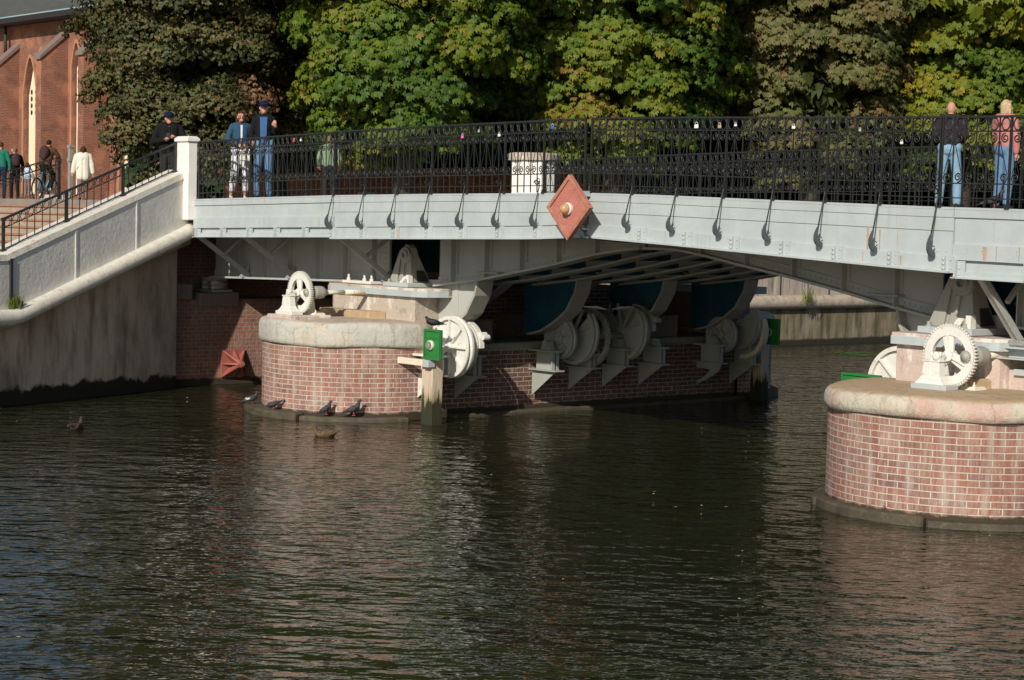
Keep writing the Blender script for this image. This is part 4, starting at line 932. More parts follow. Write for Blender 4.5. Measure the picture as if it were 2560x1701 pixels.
ad = N(nt, 'ShaderNodeMath', operation='MULTIPLY_ADD'); nt.links.new(noise(nt, gz, 2.5, 6), ad.inputs[0]); ad.inputs[1].default_value = -.45; nt.links.new(sx.outputs[2], ad.inputs[2])
c = mix(nt, ramp(nt, ad.outputs[0], [(.0, G1), (.06, G0)]), c, (.018, .018, .01, 1))
nt.links.new(c, b.inputs['Base Color']); b.inputs['Roughness'].default_value = .9; bump(nt, b, noise(nt, gz, 7, 8, .7), .03)
_mb.build("wall_body", "concrete_wall", wing)
m = MB()
for a, b_ in zip(ss, ss[1:]): m.hexa([wp(a, crol(a)-.02, -.45), wp(b_, crol(b_)-.02, -.45), wp(b_, crol(b_)-.02, .03), wp(a, crol(a)-.02, .03), wp(a, ctop(a)-.1, -.45), wp(b_, ctop(b_)-.1, -.45), wp(b_, ctop(b_)-.1, .03), wp(a, ctop(a)-.1, .03)])
m.build('parapet', 'parapet_plaster', wing)
m = MB()
for a, b_ in zip(ss, ss[1:]): m.hexa([wp(a, ctop(a)-.1, -.48), wp(b_, ctop(b_)-.1, -.48), wp(b_, ctop(b_)-.1, .05), wp(a, ctop(a)-.1, .05), wp(a, ctop(a), -.46), wp(b_, ctop(b_), -.46), wp(b_, ctop(b_)-.0, .03), wp(a, ctop(a)-.0, .03)])
m.build('parapet_top', 'moulding_stone', wing)
m = MB(); m.tube([wp(-.12, crol(0)+.05, -.25), wp(-.1, crol(0)+.03, .0), wp(.0, crol(0), .07), wp(.15, crol(.15), .1)]+[wp(s_, crol(s_), .1) for s_ in (1.2, 2.4, 3.6, 4.35)]+[wp(4.55, 1.50, .1), wp(4.8, 1.50, .1), wp(LW, 1.50, .1)], .135, 20); m.build('moulding', 'moulding_stone', wing)
m = MB(); m.tube([wp(.0, crol(0)-.18, .0)]+[wp(s_, crol(s_)-.13, -.08) for s_ in (1.2, 2.4, 3.6, 4.4)]+[wp(4.8, 1.37, -.08), wp(LW, 1.37, -.08)], .09, 12); m.build('upper_fillet', 'concrete_wall', wing)
m = MB(); m.tube([wp(s_, crol(s_)-.12, -.36) for s_ in (0, 1.2, 2.4, 3.6, 4.4)]+[wp(4.8, 1.38, -.36), wp(LW, 1.38, -.36)], .15, 12); m.build('lower_fillet', 'concrete_wall', wing)
for s_ in (1.45, 3.0):
    m = MB(); m.hexa([wp(s_-.02, crol(s_)+.1, .028), wp(s_+.02, crol(s_)+.1, .028), wp(s_+.02, crol(s_)+.1, .045), wp(s_-.02, crol(s_)+.1, .045), wp(s_-.02, ctop(s_)-.12, .028), wp(s_+.02, ctop(s_)-.12, .028), wp(s_+.02, ctop(s_)-.12, .045), wp(s_-.02, ctop(s_)-.12, .045)]); m.build('joint_strip', 'parapet_plaster', wing)
m = MB(); m.hexa([wp(4.50, crol(4.5), .03), wp(4.56, crol(4.5), .03), wp(4.56, crol(4.5), .06), wp(4.50, crol(4.5), .06), wp(4.50, ctop(4.5)-.1, .03), wp(4.56, ctop(4.5)-.1, .03), wp(4.56, ctop(4.5)-.1, .06), wp(4.5, ctop(4.5)-.1, .06)]); m.build('joint_gap', 'lead_gap_dark', wing)
pl = thing('gate_pillar', 'white painted square pillar at the left end of the bridge railing', 'pillar', (-29.7, 17.95, 3.1))
m = MB(); m.box(-29.90, -29.50, 17.84, 18.04, 3.12, 4.53); m.build('shaft', 'pillar_paint', pl, bevel=.015)
m = MB(); m.hexa([(-29.935, 17.805, 4.53), (-29.465, 17.805, 4.53), (-29.465, 18.075, 4.53), (-29.935, 18.075, 4.53), (-29.935, 17.805, 4.595), (-29.465, 17.805, 4.595), (-29.465, 18.075, 4.595), (-29.935, 18.075, 4.595)]); m.hexa([(-29.935, 17.805, 4.597), (-29.465, 17.805, 4.597), (-29.465, 18.075, 4.597), (-29.935, 18.075, 4.597), (-29.89, 17.85, 4.63), (-29.51, 17.85, 4.63), (-29.51, 18.03, 4.63), (-29.89, 18.03, 4.63)]); m.build('cap', 'pillar_paint', pl, bevel=.012)
# hand rail on the parapet
hr = thing('stair_handrail', 'black iron handrail with small rings on the sloping parapet', 'handrail', wp(0, 4.03, -.2))
m = MB(); htop = lambda s: ctop(s)+.52
m.beam(wp(.12, htop(.12), -.2), wp(4.5, htop(4.5), -.2), .045, .03); m.beam(wp(.12, htop(.12)-.15, -.2), wp(4.5, htop(4.5)-.15, -.2), .012, .012); m.beam(wp(.12, ctop(.12)+.03, -.2), wp(4.5, ctop(4.5)+.03, -.2), .012, .012); m.build('rail', 'iron_black', hr)
for s_ in (.14, 1.55, 2.98, 4.46):
    m = MB(); p = wp(s_, 0, -.2); m.box(p.x-.022, p.x+.022, p.y-.022, p.y+.022, ctop(s_)-.01, htop(s_)+.02); m.box(p.x-.04, p.x+.04, p.y-.04, p.y+.04, ctop(s_)-.01, ctop(s_)+.03); m.build('post', 'iron_black', hr)
m = MB()
for i in range(24):
    s_ = .14+(4.46-.14)*(i+.5)/24; c_ = wp(s_, htop(s_)-.082, -.2)
    m.tube([c_+WD*(.062*math.cos(a))+V(0, 0, .062*math.sin(a)-.329*.062*math.cos(a)) for a in [2*PI*k/14 for k in range(14)]], .006, 4, closed=True)
    s2_ = s_+.09
    if i < 23: p = wp(s2_, 0, -.2); m.box(p.x-.006, p.x+.006, p.y-.006, p.y+.006, ctop(s2_)+.03, htop(s2_)-.01)
m.build('ring_infill', 'iron_black', hr)
# weeds at the foot of the parapet
def tuft(c, r, h, n, mat='weed', label='green weed tuft growing at the left end of the moulding', nm='weed_tuft'):
    m = MB(); rnd = random.Random(3)
    for i in range(n):
        a = rnd.uniform(0, 2*PI); q = rnd.uniform(0, r); b0 = V(c[0]+q*math.cos(a)*.6, c[1]+q*math.sin(a), c[2]); tip = b0+V(rnd.uniform(-.5, .5)*r, rnd.uniform(-.6, .6)*r, rnd.uniform(.4, 1)*h)
        s_ = V(rnd.uniform(-1, 1), rnd.uniform(-1, 1), 0).normalized()*.010; md = b0.lerp(tip, .5)+V(0, 0, h*.1); m.add([b0, md+s_, tip, md-s_], [(0, 1, 2, 3)])
    return tag(m.build(nm, mat), label, 'weed')
tuft(wp(4.5, 1.63, .1), .14, .26, 160)
tuft(onX(2020, 762, -33.6)+V(.0, 0, 0), .25, .5, 60, label='spindly weed growing from a joint of the distant quay wall', nm='weed_tuft')

# ------------------------------------------------------------------ ground, stairs, plaza, quay
def slab(name, pts, z0, z1, mat, kind='structure'):
    m = MB(); m.prism([(p[0], p[1], z0) for p in pts], (0, 0, z1-z0)); return struct(m.build(name, mat), kind)
slab('plaza', [(-32.15, 19.7), (-32.15, 28.6), (-34.6, 28.6), (-34.6, 400), (-500, 400), (-500, 19.7)], 2.4, 3.48, 'plaza_paving')
slab('promenade', [(-30.9, 17.6), (-28.2, 10.4), (-21.6, -10), (-500, -10), (-500, 17.6)], -1, 1.38, 'plaza_paving')
m = MB(); e = MB()
for i in range(14):
    z = 3.48-.15*(i+1); y1 = 19.7-.33*i; y0 = y1-.33
    xr = -30.4+.33*max(0, (17.8-y0)) if y0 < 17.5 else -32.2
    m.box(-43.0, xr, y0, y1, 1.0, z-.03); e.box(-43.0, xr, y0-.03, y1, z-.03, z)
st = struct(m.build('stairs', 'step_stone')); o = e.build('step_edge', 'step_edge', st)
# low curb and curly railing on the far side of the stairs
cb = thing('stone_curb', 'low pale stone curb along the left side of the stairs', 'curb', (-43, 20, 3))
m = MB(); m.hexa([(-43.2, 22.0, 3.3), (-42.8, 22.0, 3.3), (-42.8, 22.4, 3.3), (-43.2, 22.4, 3.3), (-43.2, 22.0, 3.62), (-42.8, 22.0, 3.62), (-42.8, 22.4, 3.62), (-43.2, 22.4, 3.62)])
m.hexa([(-43.2, 14.0, .6), (-42.8, 14.0, .6), (-42.8, 22.0, 2.9), (-43.2, 22.0, 2.9), (-43.2, 14.0, 1.2), (-42.8, 14.0, 1.2), (-42.8, 22.0, 3.55), (-43.2, 22.0, 3.55)]); m.build('curb_stone', 'moulding_stone', cb)
cr_ = thing('curly_railing', 'black scrolled iron railing sloping down along the far side of the stairs', 'railing', (-42.8, 22.2, 3.5))
m = MB(); g0 = V(-42.8, 22.2, 3.52); g1 = V(-42.8, 14.2, 1.15); L_ = (g1-g0).length
ga = lambda t, h: g0.lerp(g1, t)+V(0, 0, h)
for h in (1.04, .86, .1): m.beam(ga(0, h), ga(1, h), .03, .025)
n_ = 46
for i in range(n_):
    p = ga((i+.5)/n_, 0); m.box(p.x-.009, p.x+.009, p.y-.009, p.y+.009, p.z+.1, p.z+1.03)
    cc = ga(i/n_+.0, 0)
    for hh, rr in ((.95, .075), (.74, .07), (.25, .07)):
        ctr = cc+V(0, 0, hh)
        if rr == .075: m.tube([ctr+V(0, rr*math.cos(a), rr*math.sin(a)) for a in [2*PI*k/12 for k in range(12)]], .008, 4, closed=True)
        else: m.tube([ctr+V(0, (rr*(1-.75*k/14))*math.cos(.5+1.5*2*PI*k/14), (rr*(1-.75*k/14))*math.sin(.5+1.5*2*PI*k/14)) for k in range(15)], .008, 4)
m.build('infill', 'iron_black', cr_)
m = MB()
for t_ in (0, .3, .62, .95): p = ga(t_, 0); m.box(p.x-.03, p.x+.03, p.y-.03, p.y+.03, p.z-.05, p.z+1.06)
m.build('post', 'iron_black', cr_)
tuft((-42.6, 21.2, 3.3), .25, .3, 90, label='small weed tuft beside the curly stair railing')
# quay wall upstream
qw = thing('quay_wall', 'pale stone quay wall with rounded moulding seen beneath the bridge', 'wall', (-34, 40, 0))
_mb = MB(); _mb.box(-34.6, -34.0, 28.5, 130, -.8, 1.05)
m2, nt, b = newmat('quay_lower')
v = coords(nt, 'Object', (1, 1, .4)); c = ramp(nt, noise(nt, v, 2.0, 7, .65), [(.32, (.10, .085, .04, 1)), (.5, (.20, .165, .10, 1)), (.68, (.29, .235, .17, 1))])
c = mix(nt, ramp(nt, noise(nt, coords(nt, 'Object', (1, 2.5, .3)), 1.8, 6), [(.5, G0), (.62, (.8, .8, .8, 1))]), c, (.06, .055, .03, 1))
gz = coords(nt, 'Object'); sx = N(nt, 'ShaderNodeSeparateXYZ'); nt.links.new(gz, sx.inputs[0])
ad = N(nt, 'ShaderNodeMath', operation='MULTIPLY_ADD'); nt.links.new(noise(nt, gz, 1.5, 5), ad.inputs[0]); ad.inputs[1].default_value = -.12; nt.links.new(sx.outputs[2], ad.inputs[2])
c = mix(nt, ramp(nt, ad.outputs[0], [(.07, G1), (.13, G0)]), c, (.02, .017, .01, 1))
nt.links.new(c, b.inputs['Base Color']); b.inputs['Roughness'].default_value = .9; bump(nt, b, noise(nt, gz, 8, 7, .7), .02)
_mb.build('lower_wall', 'quay_lower', qw)
m = MB(); m.box(-34.6, -34.05, 28.5, 130, 1.05, 3.6); m.build('parapet', 'quay_stone', qw)
m = MB(); m.tube([(-33.95, 28.5, 1.2), (-33.95, 38.0, 1.2), (-33.95, 40.0, 1.2), (-33.95, 130, 1.25)], .19, 18);
simple('moulding_quay', rgb(.46, .38, .30), .2, .9, 6, bmp=.02, dirt=rgb(.2, .16, .11), dirt_scale=5); m.build('moulding', 'moulding_quay', qw)
m = MB()
for y in frange(29, 60, 2.05): m.box(-34.052, -34.035, y-.02, y+.02, 1.3, 3.6)
m.build('joint', 'lead_gap_dark', qw)
# floating algae patch
ap = onZ(2163, 886, .004); m = MB(); rnd = random.Random(5)
for i in range(90):
    a = rnd.uniform(0, 2*PI); r = rnd.random()**.5; c_ = V(ap.x+r*1.0*math.cos(a), ap.y+r*.55*math.sin(a), .003+.004*rnd.random()); q = rnd.uniform(.03, .11)
    m.add([c_+V(q*math.cos(k*1.26+i), q*math.sin(k*1.26+i), 0) for k in range(5)], [(0, 1, 2, 3, 4)])
o = m.build('algae_patch', 'algae'); o['kind'] = 'stuff'; o['label'] = 'bright green algae floating near the distant quay wall'; o['category'] = 'algae'
# far octagonal pillar
op = thing('octagonal_pillar', 'white octagonal stone pillar with pinkish cap behind the railing', 'pillar', (-30.4, 26.9, 3.5))
m = MB(); m.lathe((-30.45, 27.0, 3.3), (0, 0, 1), [(0, .50), (1.25, .50)], 8, ref=(.92, .38, 0)); m.build('shaft', 'pillar_paint', op, bevel=.01)
m = MB(); m.lathe((-30.45, 27.0, 4.55), (0, 0, 1), [(0, .56), (.13, .57), (.16, .52)], 16, ref=(.92, .38, 0)); m.build('cap', 'block_stone', op)
# water and river bed
m = MB(); m.add([(-36, -60, 0), (300, -60, 0), (300, 400, 0), (-36, 400, 0)], [(0, 1, 2, 3)]); struct(m.build('water', 'river_water'))
m = MB(); m.add([(-700, -60, -1.2), (300, -60, -1.2), (300, 700, -1.2), (-700, 700, -1.2)], [(0, 1, 2, 3)]); struct(m.build('ground', 'concrete_dark'))
slab('right_bank', [(-1.2, 14), (60, 14), (60, 400), (-1.2, 400)], -1.2, 3.2, 'plaza_paving')

# ------------------------------------------------------------------ church and low wall on the island
chA = dep(-60, 520, 122.5); chB = dep(470, 520, 103.0); chA.z = chB.z = 0
cdv = (chB-chA); CL = cdv.length; cdv.normalize(); cn = V(cdv.y, -cdv.x, 0)
if cn.dot(V(0, 0, 0)-chA) < 0: cn = -cn
def cp(s, z, n=0): p = chA+cdv*s+cn*n; return V(p.x, p.y, z)
def s_at(px):   # distance along the church wall seen at image column px
    d = ray(px, 300); k = (chA.x*cdv.y-chA.y*cdv.x)/(d.x*cdv.y-d.y*cdv.x); P = V(d.x*k, d.y*k, 0); return (P-chA).dot(cdv)
ch = thing('brick_church', 'old red brick church with buttresses and lancet windows behind the left tree', 'church', (chA.x, chA.y, 3.4))
ZT_ = 15.0; Z0 = 3.4
ops = [(s_at(59), s_at(91), 4.2, 12.6, 'w'), (s_at(93), s_at(110), 4.2, 13.0, 'n'), (s_at(179), s_at(201), 4.2, 13.2, 'w'), (s_at(216), s_at(236), 4.2, 13.2, 'n'), (s_at(300), s_at(322), 4.2, 13.2, 'w')]
m = MB(); cur = 0
def wquad(s0, s1, z0, z1): m.add([cp(s0, z0), cp(s1, z0), cp(s1, z1), cp(s0, z1)], [(0, 1, 2, 3)], [[(s0, z0), (s1, z0), (s1, z1), (s0, z1)]])
for a, b_, zb_, zp, kd in ops:
    wquad(cur, a, Z0, ZT_); wquad(a, b_, Z0, zb_)
    h = (b_-a)*1.3; spz = zp-h; n_ = 8; ap_ = [(a+(b_-a)*t, spz+h*(1-abs(2*t-1)**1.8)) for t in [i/(2*n_) for i in range(2*n_+1)]]
    vs = [cp(s_, z_) for s_, z_ in ap_]+[cp(b_, ZT_), cp(a, ZT_)]; m.add(vs, [tuple(range(len(vs)))], [[(s_, z_) for s_, z_ in ap_]+[(b_, ZT_), (a, ZT_)]])
    rv = [(a, zb_)]+ap_+[(b_, zb_)]
    for p, q in zip(rv, rv[1:]): m.add([cp(p[0], p[1]), cp(q[0], q[1]), cp(q[0], q[1], -.5), cp(p[0], p[1], -.5)], [(0, 1, 2, 3)], [[(0, p[1]), (0, q[1]), (.9, q[1]), (.9, p[1])]])
    cur = b_
wquad(cur, CL, Z0, ZT_)
m.add([cp(0, Z0, -.52), cp(CL, Z0, -.52), cp(CL, ZT_, -.52), cp(0, ZT_, -.52)], [(0, 1, 2, 3)], [[(0, Z0), (CL, Z0), (CL, ZT_), (0, ZT_)]])
m.build('wall', 'church_brick', ch)
# orange rubbed-brick surrounds and cream tracery windows
for a, b_, zb_, zp, kd in ops:
    h = (b_-a)*1.3; spz = zp-h; n_ = 8; W2 = .16
    f = lambda e: [(a-e, zb_)]+[(a-e+(b_-a+2*e)*t, spz+(h+e*1.4)*(1-abs(2*t-1)**1.8)) for t in [i/(2*n_) for i in range(2*n_+1)]]+[(b_+e, zb_)]
    m = MB(); o1 = f(W2); o2 = f(0.002)
    for (p, q), (p2, q2) in zip(zip(o1, o1[1:]), zip(o2, o2[1:])): m.hexa([cp(*p, 0), cp(*q, 0), cp(*q2, 0), cp(*p2, 0), cp(*p, .05), cp(*q, .05), cp(*q2, .05), cp(*p2, .05)])
    m.build('surround', 'church_orange', ch)
    if kd == 'w':
        wv = thing  # window built as a part with tracery as sub-part
        x0_, x1_ = a+(b_-a)*.12, b_-(b_-a)*.12
        m = MB(); m.prism([cp(s_, z_, -.34) for s_, z_ in [(x0_, zb_), (x1_, zb_), (x1_, spz-.1), ((x0_+x1_)/2, zp-.35), (x0_, spz-.1)]], cn*.08); wo = m.build('window', 'church_cream', ch)
        m = MB()
        for fz in (.36, .66): s_ = x0_+(x1_-x0_)*fz; m.hexa([cp(s_-.03, zb_, -.26), cp(s_+.03, zb_, -.26), cp(s_+.03, zb_, -.515), cp(s_-.03, zb_, -.515), cp(s_-.03, spz-1.2, -.52), cp(s_+.03, spz-1.2, -.52), cp(s_+.03, spz-1.2, -.51), cp(s_-.03, spz-1.2, -.51)])
        for k in range(4):
            for j in (0, 1):
                zc = spz-1.15+k*.42; s_ = x0_+(x1_-x0_)*(.28+.44*j); r_ = .13
                if zc > zp-.9: s_ = (x0_+x1_)/2; r_ = .12
                m.prism([cp(s_+r_*math.cos(t), zc+r_*1.3*math.sin(t), -.258) for t in [2*PI*i/8 for i in range(8)]], cn*.012)
        m.build('tracery_glass', 'church_glass', wo)
    else:
        m = MB(); s_ = (a+b_)/2; m.hexa([cp(a+.1, zb_, -.5), cp(b_-.1, zb_, -.5), cp(b_-.1, zb_, -.85), cp(a+.1, zb_, -.85), cp(a+.1, spz, -.5), cp(b_-.1, spz, -.5), cp(b_-.1, spz, -.85), cp(a+.1, spz, -.85)]); m.build('niche_back', 'church_orange', ch)
for s0, s1, zt_ in ((s_at(36), s_at(47), 13.3), (s_at(157), s_at(169), 13.8), (s_at(262), s_at(276), 13.8)):
    m = MB(); dpt = 1.75
    pf = [(0, Z0), (dpt, Z0), (dpt, zt_-1.5), (0, zt_)]
    for s_ in (s0, s1): m.add([cp(s_, z_, n_) for n_, z_ in pf], [(0, 1, 2, 3)], [[(n_, z_) for n_, z_ in pf]])
    m.add([cp(s0, Z0, dpt), cp(s1, Z0, dpt), cp(s1, zt_-1.5, dpt), cp(s0, zt_-1.5, dpt)], [(0, 1, 2, 3)], [[(s0, Z0), (s1, Z0), (s1, zt_-1.5), (s0, zt_-1.5)]])
    bt_ = m.build('buttress', 'church_brick', ch)
    m = MB(); m.hexa([cp(s0-.1, zt_-1.65, dpt+.15), cp(s1+.1, zt_-1.65, dpt+.15), cp(s1+.1, zt_-.02, 0), cp(s0-.1, zt_-.02, 0), cp(s0-.1, zt_-1.45, dpt+.15), cp(s1+.1, zt_-1.45, dpt+.15), cp(s1+.1, zt_+.25, 0), cp(s0-.1, zt_+.25, 0)]); m.build('weathering', 'granite', bt_)
m = MB(); m.hexa([cp(-4, ZT_-.35, 0), cp(CL, ZT_-.35, 0), cp(CL, ZT_-.35, 1.3), cp(-4, ZT_-.35, 1.3), cp(-4, ZT_-.05, 0), cp(CL, ZT_-.05, 0), cp(CL, ZT_-.05, 1.4), cp(-4, ZT_-.05, 1.4)]); m.build('eave', 'lead_gap_dark', ch)
m = MB(); m.hexa([cp(-4, ZT_, 1.5), cp(CL, ZT_, 1.5), cp(CL, ZT_+9, -9), cp(-4, ZT_+9, -9), cp(-4, ZT_+.2, 1.5), cp(CL, ZT_+.2, 1.5), cp(CL, ZT_+9.2, -9), cp(-4, ZT_+9.2, -9)]); m.build('roof', 'roof_slate', ch)
m = MB(); s_ = s_at(27); m.tube([cp(s_, 15, .4), cp(s_, 12.4, .4)], .12, 6); m.build('downpipe', 'lead_gap_dark', ch)
# sunlit low brick wall glimpsed under the chestnuts
A_ = dep(560, 505, 58); B_ = dep(1500, 505, 60); A_.z = B_.z = 0
lw = thing('low_brick_wall', 'sunlit orange brick wall glimpsed below the chestnut foliage', 'wall', (A_.x, A_.y, 3.4))
m = MB(); m.wallstrip([(A_.x, A_.y), (B_.x, B_.y)], 3.3, 4.75); m.build('wall', 'low_wall_brick', lw)
d_ = (B_-A_).normalized(); q_ = V(d_.y, -d_.x, 0)
m = MB(); m.hexa([A_+V(0, 0, 4.75)-q_*.4, B_+V(0, 0, 4.75)-q_*.4, B_+V(0, 0, 4.75)+q_*.08, A_+V(0, 0, 4.75)+q_*.08, A_+V(0, 0, 4.83)-q_*.4, B_+V(0, 0, 4.83)-q_*.4, B_+V(0, 0, 4.83)+q_*.08, A_+V(0, 0, 4.83)+q_*.08]); m.build('coping', 'granite', lw)
vb = dep(915, 480, 57.5); m = MB(); q2 = V(.87, .49, 0)
for k in range(4): m.beam(vb+V(0, 0, -.05-.11*k)-d_*.25, vb+V(0, 0, -.05-.11*k)+d_*.25, .04, .06)
tag(m.build('vent_grille', 'pillar_paint'), 'pale slatted vent grille at the foot of the low brick wall', 'grille')

# ------------------------------------------------------------------ trees
def leaf_mesh(name, P, A, Nn, size, tint, leaflets, mat, parent, rng, wid=.36):
    """P base points, A leaf axis, Nn leaf normal; leaflets: fan angles and relative lengths"""
    n = len(P); k = len(leaflets); B = np.cross(Nn, A)
    vs = np.zeros((n, k, 4, 3)); 
    for i, (th, ln) in enumerate(leaflets):
        D = A*math.cos(th)+B*math.sin(th); S = -A*math.sin(th)+B*math.cos(th)
        L = (size*ln)[:, None]; dr = rng.uniform(.15, .6, n)[:, None]
        vs[:, i, 0] = P; mid = P+D*L*.76+Nn*L*.03
        vs[:, i, 1] = mid+S*L*wid*.5; vs[:, i, 3] = mid-S*L*wid*.5
        vs[:, i, 2] = P+D*L-Nn*L*dr
    co = vs.reshape(-1, 3); nf = n*k
    me = bpy.data.meshes.new(name); me.vertices.add(len(co)); me.vertices.foreach_set('co', co.ravel())
    me.loops.add(nf*4); me.loops.foreach_set('vertex_index', np.arange(nf*4, dtype=np.int32))
    me.polygons.add(nf); me.polygons.foreach_set('loop_start', np.arange(0, nf*4, 4, dtype=np.int32))
    try: me.polygons.foreach_set('loop_total', np.full(nf, 4, dtype=np.int32))
    except Exception: pass
    me.update(calc_edges=True)
    at = me.attributes.new('tint', 'FLOAT', 'FACE'); at.data.foreach_set('value', np.repeat(np.clip(tint, 0, 1), k).astype(np.float32))
    me.materials.append(MATS[mat]); o = bpy.data.objects.new(name, me); COL.objects.link(o)
    if parent: o.parent = parent; off = ORIG[parent.name]; o.location = -off
    return o
FAN = [(-1.35, .62), (-.85, .86), (-.30, 1.0), (.25, 1.0), (.78, .88), (1.3, .66)]
def unit(a): return a/np.maximum(np.linalg.norm(a, axis=1, keepdims=True), 1e-6)
CAMXY = np.array([0, 0, EYE])
def tree(name, label, px, Z, zlo, ztop, rad, seed, mat, kind='chestnut', nb=150, per=110, lsize=.195, tint=.45, yr=1.0, zsplit=9.6, trunk=True, grp='trees on the island bank'):
    rng = np.random.default_rng(seed); c = dep(px, 500, Z); base = V(c.x, c.y, 3.45)
    root = thing(name, label, 'tree', base, grp); tc_ = unit((CAMXY-np.array([c.x, c.y, 0]))[None, :]*np.array([[1, 1, 0]]))[0]
    zc = (zlo+ztop)/2; hz = (ztop-zlo)/2
    # bough centres on an uneven hull, biased to the side one can see
    bc = []; br = []
    while len(bc) < nb:
        d = unit(rng.normal(size=(1, 3)))[0]
        if d[:2]@tc_[:2] < -.35 and rng.random() < .75: continue
        rr = rng.uniform(.62, 1.0)**.6; sq = 1.0
        z = zc+d[2]*hz*rr
        hr = rad*(max(.12, 1-(abs((z-zc)/hz))**3.2))**.5*rr
        dd = d[:2]/max(1e-6, np.linalg.norm(d[:2]))
        if z > zsplit and rng.random() < .72: continue
        lump = 1+.13*math.sin(3*math.atan2(dd[1], dd[0])+z*1.1+seed)+.08*math.sin(7*math.atan2(dd[1], dd[0])-z*2.3)
        bc.append((c.x+dd[0]*hr*lump, c.y+dd[1]*hr*lump*yr, z)); br.append(rng.uniform(.34, .85)*(1.0 if z < zsplit else 2.2))
    bc = np.array(bc); br = np.array(br); P = []; A = []; NN = []; S = []; T = []
    for b0, r in zip(bc, br):
        big = b0[2] > zsplit; n = int(per*(r/.7)**2*(1 if not big else .22)); s = lsize*(1 if not big else 2.0)
        d = unit(rng.normal(size=(n, 3))); d[:, 2] = np.where(d[:, 2] < -.25, -d[:, 2]*.5, d[:, 2])
        out = np.array([b0[0]-c.x, b0[1]-c.y, 0]); out = out/max(1e-6, np.linalg.norm(out))
        p = b0+d*np.array([r*1.05, r*1.05, r*.82])*rng.uniform(.75, 1.05, (n, 1)); p[:, 2] -= .25*np.clip((d@out), 0, 1)*r
        nn = unit(d*.8+out*.6+np.array([0, 0, .55])+rng.normal(size=(n, 3))*.5)
        ax = unit(d*.5+out*.55+np.array([0, 0, -.8])+rng.normal(size=(n, 3))*.4); ax = unit(ax-nn*(ax*nn).sum(1, keepdims=True))
        P.append(p); A.append(ax); NN.append(nn); S.append(s*rng.uniform(.75, 1.2, n)); T.append(np.clip((1.0 if kind == 'linden' and rng.random() < .015 else 0)+tint+rng.normal()*.16+rng.normal(size=n)*.09+(rng.random(n) < (.07 if kind == 'linden' else .02))*.5, 0, 1))
    # hanging inner foliage that closes the crown
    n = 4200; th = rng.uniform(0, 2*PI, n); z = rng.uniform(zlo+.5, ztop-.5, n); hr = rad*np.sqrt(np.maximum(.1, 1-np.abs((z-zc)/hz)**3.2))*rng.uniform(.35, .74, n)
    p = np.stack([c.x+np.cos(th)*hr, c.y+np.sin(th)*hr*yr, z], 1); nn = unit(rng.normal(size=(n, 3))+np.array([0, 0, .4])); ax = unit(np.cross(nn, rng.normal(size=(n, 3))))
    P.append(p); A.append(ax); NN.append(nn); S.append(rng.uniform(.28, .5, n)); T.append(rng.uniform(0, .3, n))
    P = np.concatenate(P); A = np.concatenate(A); NN = np.concatenate(NN); S = np.concatenate(S); T = np.concatenate(T)
    fan = FAN if kind == 'chestnut' else [(-.5, 1.0), (.5, .9)]
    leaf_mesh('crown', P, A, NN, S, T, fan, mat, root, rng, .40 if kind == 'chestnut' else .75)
    m = MB(); hgt = zc
    m.tube([(c.x, c.y, 3.3), (c.x+.05, c.y, 4.6), (c.x-.05, c.y+.1, zc-.5), (c.x, c.y, ztop-2)], [.34, .27, .2, .06], 10)
    for k in range(9):
        a = rng.uniform(0, 2*PI); z0_ = rng.uniform(4.6, zc+1); e = V(c.x+math.cos(a)*rad*.8, c.y+math.sin(a)*rad*.8, z0_+rng.uniform(.3, 2.2)); s_ = V(c.x, c.y, z0_)
        m.tube([s_, s_.lerp(e, .5)+V(0, 0, .25), e], [.13, .08, .025], 6)
    m.build('trunk', 'bark', root)
    return root
tree('linden_tree', 'dark green small leaved tree in front of the brick church', 475, 50, 4.0, 23, 2.7, 1, 'leaf_linden', 'linden', nb=300, per=330, lsize=.10, tint=.46)
tree('linden_tree', 'dark shaded tree behind the young couple, right of the church', 690, 53, 4.3, 24, 3.0, 2, 'leaf_linden', 'linden', nb=260, per=300, lsize=.10, tint=.36)
tree('chestnut_tree', 'green chestnut tree above the white octagonal pillar, left of the diamond board', 1010, 48.5, 4.5, 24, 3.2, 3, 'leaf_chestnut', nb=310, per=190, lsize=.155, tint=.48)
tree('chestnut_tree', 'green chestnut tree rising behind the red diamond board', 1530, 51, 4.5, 25, 3.35, 4, 'leaf_chestnut', nb=310, per=190, lsize=.155, tint=.50)
tree('chestnut_tree', 'brownish drying chestnut tree left of the bald man', 2020, 53, 4.4, 24, 2.6, 5, 'leaf_chestnut_dry', nb=210, per=190, lsize=.155, tint=.45)
tree('chestnut_tree', 'yellow green chestnut tree behind the bald man', 2400, 54, 4.4, 24, 2.7, 6, 'leaf_chestnut_yellow', nb=255, per=190, lsize=.155, tint=.5)
tree('chestnut_tree', 'dark green chestnut at the upper right corner', 2720, 58, 4.5, 24, 2.4, 9, 'leaf_chestnut', nb=120, per=120, lsize=.17, tint=.3)
